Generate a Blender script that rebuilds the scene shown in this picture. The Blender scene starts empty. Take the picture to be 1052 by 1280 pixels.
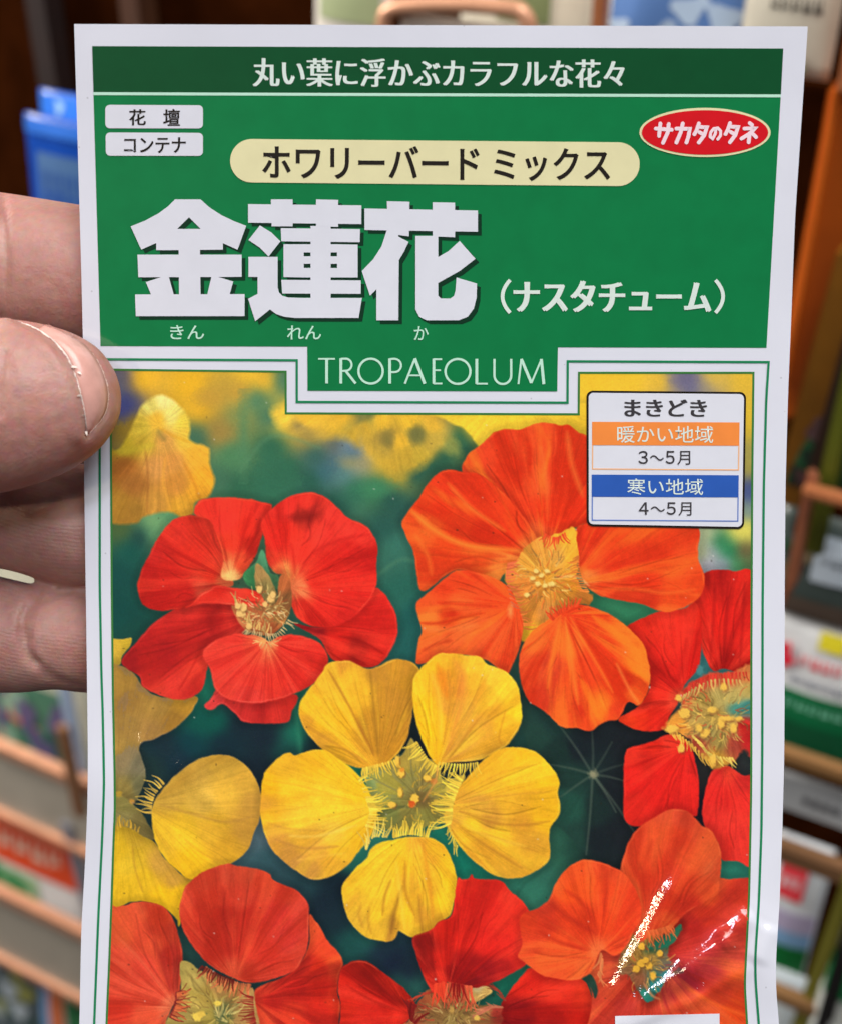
import bpy, bmesh, math, random
import numpy as np
from mathutils import Vector, Matrix
from mathutils.bvhtree import BVHTree

random.seed(7)
rng = np.random.default_rng(11)
SC = bpy.context.scene
COL = SC.collection
RAD = math.radians

# ---------------------------------------------------------------- camera
PITCH = RAD(35.0)
CAM = np.array([0.0, 0.0, 1.45])
RX = np.array([1.0, 0.0, 0.0])
UP = np.array([0.0, math.sin(PITCH), math.cos(PITCH)])
FW = np.array([0.0, math.cos(PITCH), -math.sin(PITCH)])
FPX = 1690.0
cam_d = bpy.data.cameras.new('camera')
cam = bpy.data.objects.new('camera', cam_d)
COL.objects.link(cam)
cam.location = CAM
cam.rotation_euler = (math.pi / 2 - PITCH, 0, 0)
cam_d.sensor_fit = 'VERTICAL'
cam_d.sensor_height = 24.0
cam_d.sensor_width = 24.0 * 1052 / 1280
cam_d.lens = 24.0 * FPX / 1280
cam_d.clip_start = 0.01
cam_d.clip_end = 50
cam_d.dof.use_dof = True
cam_d.dof.focus_distance = 0.1925
cam_d.dof.aperture_fstop = cam_d.lens / 2.6
SC.camera = cam

# ---------------------------------------------------------------- world, lamps, exposure (an indoor shop)
world = bpy.data.worlds.new('World')
SC.world = world
world.use_nodes = True
bg = world.node_tree.nodes['Background']
bg.inputs[0].default_value = (0.80, 0.80, 0.86, 1)
bg.inputs[1].default_value = 0.07
SC.view_settings.view_transform = 'Standard'
SC.view_settings.look = 'None'
SC.view_settings.gamma = 1
SC.view_settings.exposure = 0.0
SC.view_settings.use_curve_mapping = False


def lamp(name, loc, target, energy, sx, sy, col):
    d = bpy.data.lights.new(name, 'AREA')
    d.shape = 'RECTANGLE'
    d.size, d.size_y = sx, sy
    d.energy = energy
    d.color = col
    o = bpy.data.objects.new(name, d)
    COL.objects.link(o)
    o.location = loc
    o.rotation_euler = (Vector(target) - Vector(loc)).to_track_quat('-Z', 'Y').to_euler()
    return o


TGT = (0, 0.16, 1.34)
lamp('ceiling_panel', (0.50, -0.17, 2.60), TGT, 12.6, 0.8, 0.6, (0.92, 0.96, 1.0))
lamp('warm_ceiling_lamp', (-0.44, -0.655, 2.00), (-0.02, 0.15, 1.33), 1.7, 0.055, 0.055, (1.0, 0.80, 0.55))
lamp('cool_ceiling_lamp', (-0.34, -0.535, 2.22), (0.02, 0.15, 1.33), 2.6, 0.10, 0.11, (0.84, 0.86, 1.0))
lamp('rack_fill_light', (-1.15, 0.74, 1.78), (-0.1, 0.62, 0.9), 25, 0.6, 0.6, (1.0, 0.95, 0.88))  # added fill that brightens the rack, not a known shop lamp
lamp('aisle_lamp', (0.25, 0.22, 2.4), (0.0, 0.55, 0.95), 11, 0.9, 0.5, (1.0, 0.92, 0.82))

# ---------------------------------------------------------------- helpers: pixels to places
def ray(px, py):
    px = np.asarray(px, float); py = np.asarray(py, float)
    return ((px - 526) / FPX)[..., None] * RX - ((py - 640) / FPX)[..., None] * UP + FW


def P(px, py, z):
    z = np.asarray(z, float)
    return CAM + ray(px, py) * z[..., None]


def seg_dist(X, Y, x0, y0, x1, y1):
    dx, dy = x1 - x0, y1 - y0
    L = dx * dx + dy * dy + 1e-9
    t = np.clip(((X - x0) * dx + (Y - y0) * dy) / L, 0, 1)
    return np.hypot(X - x0 - t * dx, Y - y0 - t * dy), t


# creases pressed into the packet: x0 y0 x1 y1 half-width(px) height(mm)
CREASES = [
    (862, 1078, 752, 1272, 16, 0.74),
    (940, 1138, 900, 1186, 15, 0.66), (918, 1170, 845, 1222, 15, 0.70), (872, 1204, 743, 1300, 14, 0.62),
    (936, 1208, 860, 1256, 9, 0.31), (876, 1246, 764, 1292, 9, 0.32),
    (176, 915, 187, 995, 12, 0.22), (215, 945, 290, 1034, 12, 0.20),
    (964, 1155, 944, 1205, 15, 0.50),
    (172, 1052, 200, 1095, 12, 0.12),
]


def depth(px, py):
    """depth (m along the view axis) of the packet's front sheet at a photo pixel"""
    px, py = np.broadcast_arrays(np.asarray(px, float), np.asarray(py, float))
    w = 868 + 47.7 * (np.clip(900 - py, 0, None) / 867) ** 1.9 + 5 * (np.clip(py - 1000, 0, None) / 280) ** 2
    z = 0.1 * FPX / w
    rel = np.zeros_like(z)
    for (x0, y0, x1, y1, hw, a) in CREASES:
        d, t = seg_dist(px + 1.2 * np.sin(py / 11.0), py + 1.2 * np.sin(px / 13.0 + 1), x0, y0, x1, y1)
        ends = np.clip(np.minimum(t, 1 - t) * 4.0 + 0.25, 0.25, 1)
        e = a * ends * np.exp(-(d / hw) ** 2)
        rel += e
    # soft swell of the seed pouch and the pinched sides
    rel += 1.0 * np.exp(-(((px - 560) / 330) ** 2 + ((py - 1130) / 300) ** 2))
    rel += 0.5 * np.exp(-(((px - 118) / 34) ** 2 + ((py - 985) / 70) ** 2))
    rel += 0.7 * np.exp(-(((px - 960) / 30) ** 2 + ((py - 1215) / 55) ** 2))
    rel += 0.10 * np.sin(px / 61.0 + py / 97.0) * np.sin(py / 83.0 - px / 140.0 + 1.1)
    return z - rel * 1e-3


def crumple(px, py):
    """how crumpled (0..1) the film is at a photo pixel"""
    r = np.zeros(np.shape(px))
    for (x0, y0, x1, y1, hw, a) in CREASES:
        d, t = seg_dist(px, py, x0, y0, x1, y1)
        r = np.maximum(r, np.exp(-(d / (1.1 * hw)) ** 2))
    return r


LAY = 4e-5
def S(px, py, lay=0.0):
    return P(px, py, depth(px, py) - lay * LAY)


# ---------------------------------------------------------------- helpers: materials
def lin(c):
    c = np.asarray(c, float) / 255.0
    return np.where(c <= 0.04045, c / 12.92, ((c + 0.055) / 1.055) ** 2.4)


PRINT_GAIN = 1.06
VEIL = 0.0035          # what the gloss of the film adds to every ink
def albedo(c, gain=PRINT_GAIN):
    return np.clip(lin(c) * gain - VEIL, 0.0015, 0.9)


def nodes_of(m):
    m.use_nodes = True
    nt = m.node_tree
    return nt, nt.nodes, nt.links, nt.nodes['Principled BSDF']


def mottled(name, rgb, var=0.06, scale=300, rough=0.4, bump=0.0, bscale=900, coat=0.0, spec=0.5, gain=PRINT_GAIN, specks=False, bdist=0.0004):
    """a colour with fine uneven tone, an uneven gloss and an optional grain"""
    m = bpy.data.materials.new(name)
    nt, N, L, b = nodes_of(m)
    a = albedo(rgb, gain)
    tc = N.new('ShaderNodeTexCoord')
    nz = N.new('ShaderNodeTexNoise'); nz.inputs['Scale'].default_value = scale; nz.inputs['Detail'].default_value = 6
    L.new(tc.outputs['Object'], nz.inputs['Vector'])
    rp = N.new('ShaderNodeValToRGB')
    rp.color_ramp.elements[0].position = 0.3; rp.color_ramp.elements[1].position = 0.7
    rp.color_ramp.elements[0].color = (*(a * (1 - var)), 1)
    rp.color_ramp.elements[1].color = (*np.clip(a * (1 + var), 0, 0.92), 1)
    L.new(nz.outputs['Fac'], rp.inputs['Fac'])
    out = rp.outputs['Color']
    if specks:
        vo = N.new('ShaderNodeTexVoronoi'); vo.inputs['Scale'].default_value = 380
        L.new(tc.outputs['Object'], vo.inputs['Vector'])
        n2 = N.new('ShaderNodeTexNoise'); n2.inputs['Scale'].default_value = 90
        L.new(tc.outputs['Object'], n2.inputs['Vector'])
        sm = N.new('ShaderNodeMath'); sm.operation = 'MULTIPLY'; sm.inputs[1].default_value = 0.10
        L.new(n2.outputs['Fac'], sm.inputs[0])
        lt = N.new('ShaderNodeMath'); lt.operation = 'LESS_THAN'
        L.new(vo.outputs['Distance'], lt.inputs[0]); L.new(sm.outputs[0], lt.inputs[1])
        mf = N.new('ShaderNodeMath'); mf.operation = 'MULTIPLY'; mf.inputs[1].default_value = 0.4
        L.new(lt.outputs[0], mf.inputs[0])
        mx = N.new('ShaderNodeMixRGB'); mx.inputs['Color2'].default_value = (*(a * 0.4), 1)
        L.new(mf.outputs[0], mx.inputs['Fac']); L.new(out, mx.inputs['Color1'])
        out = mx.outputs['Color']
    L.new(out, b.inputs['Base Color'])
    b.inputs['Roughness'].default_value = rough
    b.inputs['Specular IOR Level'].default_value = spec
    b.inputs['Coat Weight'].default_value = coat
    b.inputs['Coat Roughness'].default_value = 0.065
    b.inputs['Coat IOR'].default_value = 1.7
    if bump:
        nb = N.new('ShaderNodeTexNoise'); nb.inputs['Scale'].default_value = bscale; nb.inputs['Detail'].default_value = 4
        L.new(tc.outputs['Object'], nb.inputs['Vector'])
        bp = N.new('ShaderNodeBump'); bp.inputs['Strength'].default_value = bump; bp.inputs['Distance'].default_value = bdist
        L.new(nb.outputs['Fac'], bp.inputs['Height'])
        L.new(bp.outputs['Normal'], b.inputs['Normal'])
        L.new(bp.outputs['Normal'], b.inputs['Coat Normal'])
    return m


def ink(name, rgb, var=0.05, **k):
    return mottled('ink_' + name, rgb, var=var, rough=0.42, bump=0.025, bscale=3000, coat=1.0, spec=0.08, bdist=0.0002, **k)


# ---------------------------------------------------------------- helpers: objects
def tag(o, label=None, cat=None, group=None, kind=None):
    if label: o['label'] = label
    if cat: o['category'] = cat
    if group: o['group'] = group
    if kind: o['kind'] = kind
    return o


def mesh_obj(name, verts, faces, mat, parent=None, smooth=False):
    me = bpy.data.meshes.new(name)
    me.from_pydata([tuple(map(float, v)) for v in verts], [], [tuple(map(int, f)) for f in faces])
    if smooth:
        me.polygons.foreach_set('use_smooth', [True] * len(me.polygons))
    if mat: me.materials.append(mat)
    me.update()
    o = bpy.data.objects.new(name, me)
    COL.objects.link(o)
    if parent: o.parent = parent
    return o


def refine(bm, maxlen=16.0):
    """cut long edges so that a flat outline can follow the curved sheet"""
    for _ in range(6):
        es = [e for e in bm.edges if e.calc_length() > maxlen]
        if not es: break
        bmesh.ops.subdivide_edges(bm, edges=es, cuts=1)
        bmesh.ops.triangulate(bm, faces=bm.faces[:])
    bm.verts.index_update()


class Sheet:
    """collects printed shapes (photo pixels) and lays them on the packet's surface"""
    def __init__(s): s.v = []; s.f = []
    def poly(s, pts, lay):
        pts = np.asarray(pts, float)
        bm = bmesh.new()
        vs = [bm.verts.new((x, -y, 0)) for x, y in pts]
        f = bm.faces.new(vs)
        bmesh.ops.triangulate(bm, faces=[f])
        refine(bm)
        n = len(s.v)
        co = np.array([v.co[:2] for v in bm.verts])
        Q = S(co[:, 0], -co[:, 1], lay)
        s.v += list(Q)
        for f in bm.faces:
            f.normal_update()
            ids = [v.index for v in f.verts]
            if f.normal.z < 0: ids.reverse()
            s.f.append([n + i for i in ids])
        bm.free()
    def grid(s, tl, tr, br, bl, lay, nx=12, ny=8):
        n = len(s.v)
        a = np.linspace(0, 1, nx + 1)[None, :, None]; b = np.linspace(0, 1, ny + 1)[:, None, None]
        tl, tr, br, bl = map(np.asarray, (tl, tr, br, bl))
        G = (tl * (1 - a) + tr * a) * (1 - b) + (bl * (1 - a) + br * a) * b
        Q = S(G[..., 0], G[..., 1], lay).reshape(-1, 3)
        s.v += list(Q)
        w = nx + 1
        for j in range(ny):
            for i in range(nx):
                k = n + j * w + i
                s.f.append([k, k + w, k + w + 1, k + 1])
    def ribbon(s, pts, width, lay, closed=False, caps=False, step=6.0, w2=None):
        p = np.asarray(pts, float)
        if closed: p = np.vstack([p, p[:1]])
        out = [p[0]]; 
        for a, b in zip(p[:-1], p[1:]):
            k = max(1, int(np.hypot(*(b - a)) / step))
            for i in range(1, k + 1): out.append(a + (b - a) * i / k)
        p = np.array(out)
        if closed: p = p[:-1]
        nx_, pv = np.roll(p, -1, 0), np.roll(p, 1, 0)
        if not closed: nx_[-1] = p[-1]; pv[0] = p[0]
        d1 = p - pv; d2 = nx_ - p
        l1 = np.hypot(d1[:, 0], d1[:, 1])[:, None]; l2 = np.hypot(d2[:, 0], d2[:, 1])[:, None]
        d1 = np.where(l1 > 1e-6, d1 / np.maximum(l1, 1e-6), d2 / np.maximum(l2, 1e-6)); d2 = np.where(l2 > 1e-6, d2 / np.maximum(l2, 1e-6), d1)
        t = d1 + d2; t /= np.maximum(np.hypot(t[:, 0], t[:, 1]), 1e-6)[:, None]
        nrm = np.stack([-t[:, 1], t[:, 0]], 1)
        c = np.clip((t * d2).sum(1), 0.5, 1)[:, None]
        W = np.full((len(p), 1), width / 2.0) if w2 is None else np.linspace(width, w2, len(p))[:, None] / 2
        A = p + nrm * W / c; B = p - nrm * W / c
        n = len(s.v); m = len(p)
        s.v += list(S(A[:, 0], A[:, 1], lay)) + list(S(B[:, 0], B[:, 1], lay))
        rngm = range(m if closed else m - 1)
        for i in rngm:
            j = (i + 1) % m
            s.f.append([n + i, n + j, n + m + j, n + m + i])
        if caps:
            for q, r in ((p[0], W[0, 0]), (p[-1], W[-1, 0])):
                a = np.linspace(0, 2 * np.pi, 13)[:-1]
                s.poly(np.stack([q[0] + r * np.cos(a), q[1] + r * np.sin(a)], 1), lay + 0.03)
    def build(s, name, mat, parent, smooth=True):
        o = mesh_obj(name, s.v, s.f, mat, parent, smooth)
        bm = bmesh.new(); bm.from_mesh(o.data)
        v = Vector(CAM)
        for f in bm.faces:
            f.normal_update()
            if f.normal.dot(v - f.calc_center_median()) < 0: f.normal_flip()
        bm.to_mesh(o.data); bm.free()
        return o


def rrect(tl, tr, br, bl, r, n=6):
    """rounded quad outline in pixels"""
    q = [np.asarray(p, float) for p in (tl, tr, br, bl)]
    out = []
    for i in range(4):
        p, a, b = q[i], q[i - 1], q[(i + 1) % 4]
        da = (a - p) / np.hypot(*(a - p)); db = (b - p) / np.hypot(*(b - p))
        c = p + (da + db) * r
        s0 = p + da * r; s1 = p + db * r
        a0 = math.atan2(*(s0 - c)[::-1]); a1 = math.atan2(*(s1 - c)[::-1])
        while a1 - a0 > math.pi: a1 -= 2 * math.pi
        while a1 - a0 < -math.pi: a1 += 2 * math.pi
        for k in range(n + 1):
            a = a0 + (a1 - a0) * k / n
            out.append(c + r * np.array([math.cos(a), math.sin(a)]))
    return out


def lettering(name, body, tl, tr, br, bl, mat, parent, lay, bold=0.0, space=1.0, double=0.0):
    """text outlines fitted into a pixel quad of the packet"""
    cu = bpy.data.curves.new(name, 'FONT')
    cu.body = body; cu.size = 1; cu.offset = bold; cu.resolution_u = 5; cu.space_character = space
    tmp = bpy.data.objects.new(name, cu); COL.objects.link(tmp)
    dg = bpy.context.evaluated_depsgraph_get(); dg.update()
    me = bpy.data.meshes.new_from_object(tmp.evaluated_get(dg))
    bpy.data.objects.remove(tmp); bpy.data.curves.remove(cu)
    n = len(me.vertices)
    co = np.empty(n * 3); me.vertices.foreach_get('co', co); co = co.reshape(-1, 3)
    u = abs(tr[0] - tl[0]) / max(1e-6, co[:, 0].max() - co[:, 0].min())
    bm = bmesh.new(); bm.from_mesh(me); bmesh.ops.triangulate(bm, faces=bm.faces[:]); refine(bm, 14.0 / u); bm.to_mesh(me); bm.free()
    n = len(me.vertices)
    co = np.empty(n * 3); me.vertices.foreach_get('co', co); co = co.reshape(-1, 3)
    mn, mxx = co.min(0), co.max(0)
    a = ((co[:, 0] - mn[0]) / (mxx[0] - mn[0]))[:, None]; b = ((mxx[1] - co[:, 1]) / (mxx[1] - mn[1]))[:, None]
    tl, tr, br, bl = map(np.asarray, (tl, tr, br, bl))
    G = (tl * (1 - a) + tr * a) * (1 - b) + (bl * (1 - a) + br * a) * b
    if double:                                  # heavier strokes: a second impression beside the first
        bm = bmesh.new(); bm.from_mesh(me)
        bmesh.ops.duplicate(bm, geom=bm.verts[:] + bm.edges[:] + bm.faces[:]); bm.verts.index_update()
        bm.to_mesh(me); bm.free()
        G = np.vstack([G - [double, 0], G + [double, 0]])
        lays = np.concatenate([np.full(n, lay), np.full(n, lay + .35)])
    else:
        lays = lay
    me.vertices.foreach_set('co', S(G[:, 0], G[:, 1], lays).ravel())
    me.materials.clear(); me.materials.append(mat); me.update()
    me.name = name
    o = bpy.data.objects.new(name, me); COL.objects.link(o); o.parent = parent
    bm = bmesh.new(); bm.from_mesh(me); v = Vector(CAM)
    for f in bm.faces:
        f.normal_update()
        if f.normal.dot(v - f.calc_center_median()) < 0: f.normal_flip()
    bm.to_mesh(me); bm.free()
    return o


def box_text(name, body, x0, x1, y0, y1, mat, parent, lay, bold=0.0, tilt=0.0, double=0.0):
    return lettering(name, body, (x0, y0), (x1, y0 + tilt), (x1, y1 + tilt), (x0, y1), mat, parent, lay, bold, 1.0, double)

# ================================================================ THE SEED PACKET
# ---------------------------------------------------------------- the printed flower photograph, computed as colours on a fine sheet
LEFT_IN = [(139, 462), (139, 545), (140, 730), (141.5, 870), (143.5, 960), (144, 1010), (142, 1060), (140, 1120), (137, 1200), (133.5, 1280), (131, 1400), (130, 1440)]
RIGHT_IN = [(941, 466), (939.5, 600), (938.4, 800), (938.3, 950), (938, 1000), (937, 1050), (935.6, 1120), (932, 1190), (930, 1230), (933, 1280), (940, 1400), (942, 1440)]
LEFT_OUT = [(124.5, 449), (125, 560), (125, 730), (127, 840), (128.7, 890), (130.5, 980), (128, 1050), (123.5, 1140), (118, 1280), (114, 1400), (113, 1452)]
RIGHT_OUT = [(960, 452.6), (957, 500), (954, 610), (952.5, 760), (952.3, 860), (952, 950), (951, 1040), (947.7, 1130), (943.3, 1195), (943.5, 1225), (947.7, 1280), (957, 1400), (960, 1452)]
EDGE_L = [(93, 30), (96, 130), (99, 235), (102, 340), (104, 425), (105.3, 580), (107, 700), (109, 840), (110.2, 950), (109.5, 1010), (106.6, 1080), (102, 1160), (99.5, 1280), (97, 1500)]
EDGE_R = [(1008.7, 33), (1001.6, 140), (993, 270), (988.5, 390), (984.3, 490), (981, 610), (980, 740), (980, 850), (979.4, 950), (977, 1040), (973.5, 1130), (969, 1200), (969, 1235), (973, 1280), (980, 1400), (984, 1500)]


def smooth_line(pts, y):
    """x of a nearly vertical edge at rows y, smoothed through its traced points"""
    p = np.asarray(pts, float)
    yy = np.linspace(p[0, 1], p[-1, 1], 400)
    xx = np.interp(yy, p[:, 1], p[:, 0])
    k = np.hanning(19); k /= k.sum()
    xp = np.concatenate([2 * xx[0] - xx[9:0:-1], xx, 2 * xx[-1] - xx[-2:-11:-1]])
    return np.interp(y, yy, np.convolve(xp, k, 'valid'))


def vline(pts, n=150):
    y = np.linspace(pts[0][1], pts[-1][1], n)
    return np.stack([smooth_line(pts, y), y], 1)


def hash01(i, j, s):
    h = (i.astype(np.int64) * 374761393 + j.astype(np.int64) * 668265263 + s * 2147483647) & 0xffffffff
    h = ((h ^ (h >> 13)) * 1274126177) & 0xffffffff
    return ((h ^ (h >> 16)) & 0xffff) / 65535.0


def vnoise(x, y, s=0):
    i = np.floor(x); j = np.floor(y); u = x - i; v = y - j
    u = u * u * (3 - 2 * u); v = v * v * (3 - 2 * v)
    a = hash01(i, j, s); b = hash01(i + 1, j, s); c = hash01(i, j + 1, s); d = hash01(i + 1, j + 1, s)
    return ((a * (1 - u) + b * u) * (1 - v) + (c * (1 - u) + d * u) * v) * 2 - 1


def fbm(x, y, s=0, o=3):
    r = 0; a = 1; t = 0
    for k in range(o):
        r = r + a * vnoise(x * 2 ** k, y * 2 ** k, s + k * 17); t += a; a *= 0.5
    return r / t


ROWS = np.concatenate([np.arange(460, 1292, 1.0), np.arange(1292, 1441, 4.0)])
COLS = np.arange(126, 949, 1.0)
GX, GY = np.meshgrid(COLS, ROWS)
IMG = np.zeros(GX.shape + (3,))
IDS = np.zeros(GX.shape, int)
FR = {'a': (130, 450, 3.896), 'b': (400, 450, 3.896), 'c': (670, 450, 3.896), 'd': (130, 730, 3.896), 'e': (400, 730, 3.896),
      'f': (670, 730, 3.896), 'g': (130, 1000, 3.896), 'h': (400, 1000, 3.896), 'i': (670, 1000, 3.896), 'p': (0, 0, 1),
      'q': (120, 440, 2.505), 'r': (480, 440, 2.1917), 's': (100, 800, 2.287), 't': (540, 800, 2.0547)}


def fr(k, pts):
    x, y, s = FR[k]
    return np.array([(x + p[0] / s, y + p[1] / s) for p in pts])


def spline(p, n=7, closed=True):
    p = np.asarray(p, float); out = []
    N_ = len(p)
    for i in range(N_ if closed else N_ - 1):
        p0 = p[i - 1] if closed or i else p[0]; p1 = p[i]; p2 = p[(i + 1) % N_]
        p3 = p[(i + 2) % N_] if closed or i + 2 < N_ else p[-1]
        for k in range(n):
            t = k / n
            out.append(0.5 * (2 * p1 + (p2 - p0) * t + (2 * p0 - 5 * p1 + 4 * p2 - p3) * t * t + (3 * p1 - p0 - 3 * p2 + p3) * t ** 3))
    if not closed: out.append(p[-1])
    return np.array(out)


def window(p, pad):
    x0, y0 = p.min(0) - pad; x1, y1 = p.max(0) + pad
    i0 = max(0, int(x0 - COLS[0])); i1 = min(len(COLS), int(x1 - COLS[0]) + 2)
    j0 = int(np.searchsorted(ROWS, y0)); j1 = int(np.searchsorted(ROWS, y1)) + 1
    return slice(j0, min(j1, len(ROWS))), slice(i0, i1)


def sdist(p, X, Y):
    """signed distance (inside > 0) to a closed outline"""
    d2 = np.full(X.shape, 1e9); ins = np.zeros(X.shape, bool)
    q = np.roll(p, -1, 0)
    for (x0, y0), (x1, y1) in zip(p, q):
        dx, dy = x1 - x0, y1 - y0
        t = np.clip(((X - x0) * dx + (Y - y0) * dy) / (dx * dx + dy * dy + 1e-9), 0, 1)
        d2 = np.minimum(d2, (X - x0 - t * dx) ** 2 + (Y - y0 - t * dy) ** 2)
        if y0 != y1:
            c = ((y0 <= Y) & (y1 > Y)) | ((y1 <= Y) & (y0 > Y))
            ins ^= c & (X < x0 + (Y - y0) * dx / dy)
    d = np.sqrt(d2)
    return np.where(ins, d, -d)


def blend(sl, a, col):
    IMG[sl] = IMG[sl] * (1 - a[..., None]) + col * a[..., None]


def field(X, Y, samples, s=6.0, pw=2.1):
    num = 0; den = 0
    for (x, y, c) in samples:
        w = 1.0 / ((X - x) ** 2 + (Y - y) ** 2 + s * s) ** pw
        num = num + w[..., None] * np.asarray(c, float); den = den + w
    return num / den[..., None]


SEED = [1]
CLIP = {}


def petal(fid, k, pts, focus, samples, k2=None, hi=None, lo=None, amp=0.5, freq=16, soft=1.05, rim=None, sh=0.20, wob=0.8, raw=False, clip=None, var=0.04, folds=9):
    """one petal of the printed photograph; samples, focus in frame k2 (default k)"""
    SEED[0] += 3; sd_ = SEED[0]
    k2 = k2 or k
    p = fr(k, pts)
    if not raw: p = spline(p)
    F = fr(k2, [focus])[0]
    smp = [(*fr(k2, [(x, y)])[0], c) for x, y, c in samples]
    sl = window(p, 12); X, Y = GX[sl], GY[sl]
    d = sdist(p, X, Y) + wob * fbm(X / 7, Y / 7, sd_, 2)
    if sh:
        d3 = d + 3
        blend(sl, np.clip(1 + d3 / 8.0, 0, 1) * sh, IMG[sl] * 0.35)
    c = field(X, Y, smp)
    ax_, ay_ = p.mean(0) - F
    ux, uy = (X - F[0]) * ax_ + (Y - F[1]) * ay_, (Y - F[1]) * ax_ - (X - F[0]) * ay_
    th = np.arctan2(uy, ux); r = np.hypot(X - F[0], Y - F[1])
    n = fbm(th * freq / 3.1 + 0.25 * vnoise(X / 40, Y / 40, sd_ + 5), r / 130.0 + 9, sd_, 4)
    n2 = fbm(th * freq * 1.6, r / 200.0 + 3, sd_ + 9, 2)
    fade = np.clip(r / 25.0, 0.2, 1)
    hi = c * 1.12 + 8 if hi is None else np.asarray(hi, float)
    lo = c * 0.78 if lo is None else np.asarray(lo, float)
    a = np.clip(n * 2.6 - 0.15, 0, 1)[..., None] * amp * fade[..., None]
    c = c * (1 - a) + hi * a
    a = np.clip(-n * 2.6 - 0.15, 0, 1)[..., None] * amp * fade[..., None]
    c = c * (1 - a) + lo * a
    n3 = fbm(th * freq * 5.0 + 0.6 * vnoise(X / 12, Y / 12, sd_ + 3), r / 45.0, sd_ + 21, 2)
    vein = np.clip(1 - np.abs(fbm(th * freq * 0.8 + 0.15 * vnoise(X / 15, Y / 15, sd_ + 4), r / 220.0, sd_ + 31, 2)) * 9, 0, 1) * fade
    wr = fbm(X / 5.0, Y / 5.0, sd_ + 41, 2)
    c = c * (1 + (0.028 * n3 - 0.05 * vein * (amp > .2) + 0.03 * wr)[..., None])
    c = c * (1 + var * n2[..., None] + var * 0.8 * fbm(X / 9, Y / 9, sd_ + 2, 3)[..., None])
    if rim is not None:
        a = np.clip(1 - np.abs(d - 1.6) / 1.8, 0, 1)[..., None] * np.clip(0.06 + 0.5 * vnoise(X / 18, Y / 18, sd_), 0, .5)[..., None]
        c = c * (1 - a) + np.asarray(rim, float) * a
    al = np.clip(0.5 + d / (2 * soft), 0, 1)
    if clip is not None: al = al * (IDS[sl] == clip)
    blend(sl, al, c)
    if fid: 
        v = IDS[sl]; v[al > 0.5] = fid
    CLIP['p'] = p
    if fid >= 3 and amp >= .3 and folds:
        R_ = random.Random(sd_)
        for q in range(folds):
            E_ = p[R_.randrange(len(p))]
            v_ = E_ - F; L_ = np.hypot(*v_)
            if L_ < 26: continue
            s0, s1 = R_.uniform(.12, .5), R_.uniform(.62, .96)
            nn = np.array([-v_[1], v_[0]]) / L_; bend = R_.uniform(-.07, .07) * L_
            a0, am, a1 = F + v_ * s0, F + v_ * (s0 + s1) / 2 + nn * bend, F + v_ * s1 + nn * bend * R_.uniform(-.3, .8)
            w_ = R_.uniform(1.0, 2.4); st = R_.uniform(.25, .5)
            off = nn * (w_ + .8) * R_.choice((-1, 1))
            fold('p', [tuple(a0), tuple(am), tuple(a1)], w_, R_.uniform(.66, .82), st, .9)
            fold('p', [tuple(a0 + off), tuple(am + off), tuple(a1 + off)], w_ * 1.3, R_.uniform(1.06, 1.14), st, 1.3)


def fold(k, pts, w, col, a=0.6, soft=2.0, w2=None, fid=None, cl=True):
    """a soft crease or stripe, kept inside the last petal"""
    p = spline(fr(k, pts), 6, False) if len(pts) > 2 else fr(k, pts)
    s_ = FR[k][2]
    sl = window(p, max(w, w2 or 0) + soft * 3 + 2)
    X, Y = GX[sl], GY[sl]
    best = np.full(X.shape, 1e9); T = np.zeros(X.shape)
    m = len(p) - 1
    for i in range(m):
        d, t = seg_dist(X, Y, *p[i], *p[i + 1])
        T = np.where(d < best, (i + t) / m, T); best = np.minimum(best, d)
    W = (w if w2 is None else w + (w2 - w) * T) / 2
    taper = np.clip(np.minimum(T, 1 - T) * 5 + 0.25, 0, 1) if w2 is None else 1.0
    al = np.clip(0.5 - (best - W * taper) / (2 * soft), 0, 1) * a
    if cl and 'p' in CLIP: al = al * np.clip(0.5 + sdist(CLIP['p'], X, Y) / 1.6, 0, 1)
    blend(sl, al, IMG[sl] * col if np.isscalar(col) else np.asarray(col, float))
    if fid:
        v = IDS[sl]; v[al > 0.45] = fid


def hairs(k, base, n, length, ang0, ang1, col, w=1.7, fid=None, jit=0.5):
    """a fringe of fine tapering hairs along a base line"""
    b = spline(fr(k, base), 8, False) if len(base) > 2 else np.linspace(*fr(k, base), 20)
    for i in range(n):
        t = (i + 0.5 * random.random()) / n
        q = b[min(len(b) - 1, int(t * (len(b) - 1)))]
        an = RAD(ang0 + (ang1 - ang0) * t + random.uniform(-11, 11))
        L = length * random.uniform(1 - jit, 1.15)
        cv = random.uniform(-0.25, 0.25)
        pts = [q, q + 0.5 * L * np.array([math.cos(an), math.sin(an)]), q + L * np.array([math.cos(an + cv), math.sin(an + cv)])]
        c = np.asarray(col, float) * random.uniform(0.82, 1.08)
        fold('p', [tuple(v) for v in pts], 1.35 * w * random.uniform(0.8, 1.25), c, 0.95, 0.7, 0.7, fid, cl=False)


def tangle(k, cx, cy, R, n, cols, fid, L0=9, w=1.6, ry=1.0):
    """a crowd of short curved filaments"""
    for i in range(n):
        a = random.uniform(0, 6.283); d = R * random.random() ** .6
        x, y = fr(k, [(cx, cy)])[0]
        x += d * math.cos(a); y += d * math.sin(a) * ry
        an = a + random.uniform(-.7, .7); L_ = L0 * random.uniform(.5, 1.3); cv = random.uniform(-.5, .5)
        c = np.asarray(random.choice(cols), float) * random.uniform(.85, 1.1)
        fold('p', [(x, y), (x + .5 * L_ * math.cos(an), y + .5 * L_ * math.sin(an)), (x + L_ * math.cos(an + cv), y + L_ * math.sin(an + cv))], w * random.uniform(.7, 1.5), c, .75, .8, .6, fid, cl=False)


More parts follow.
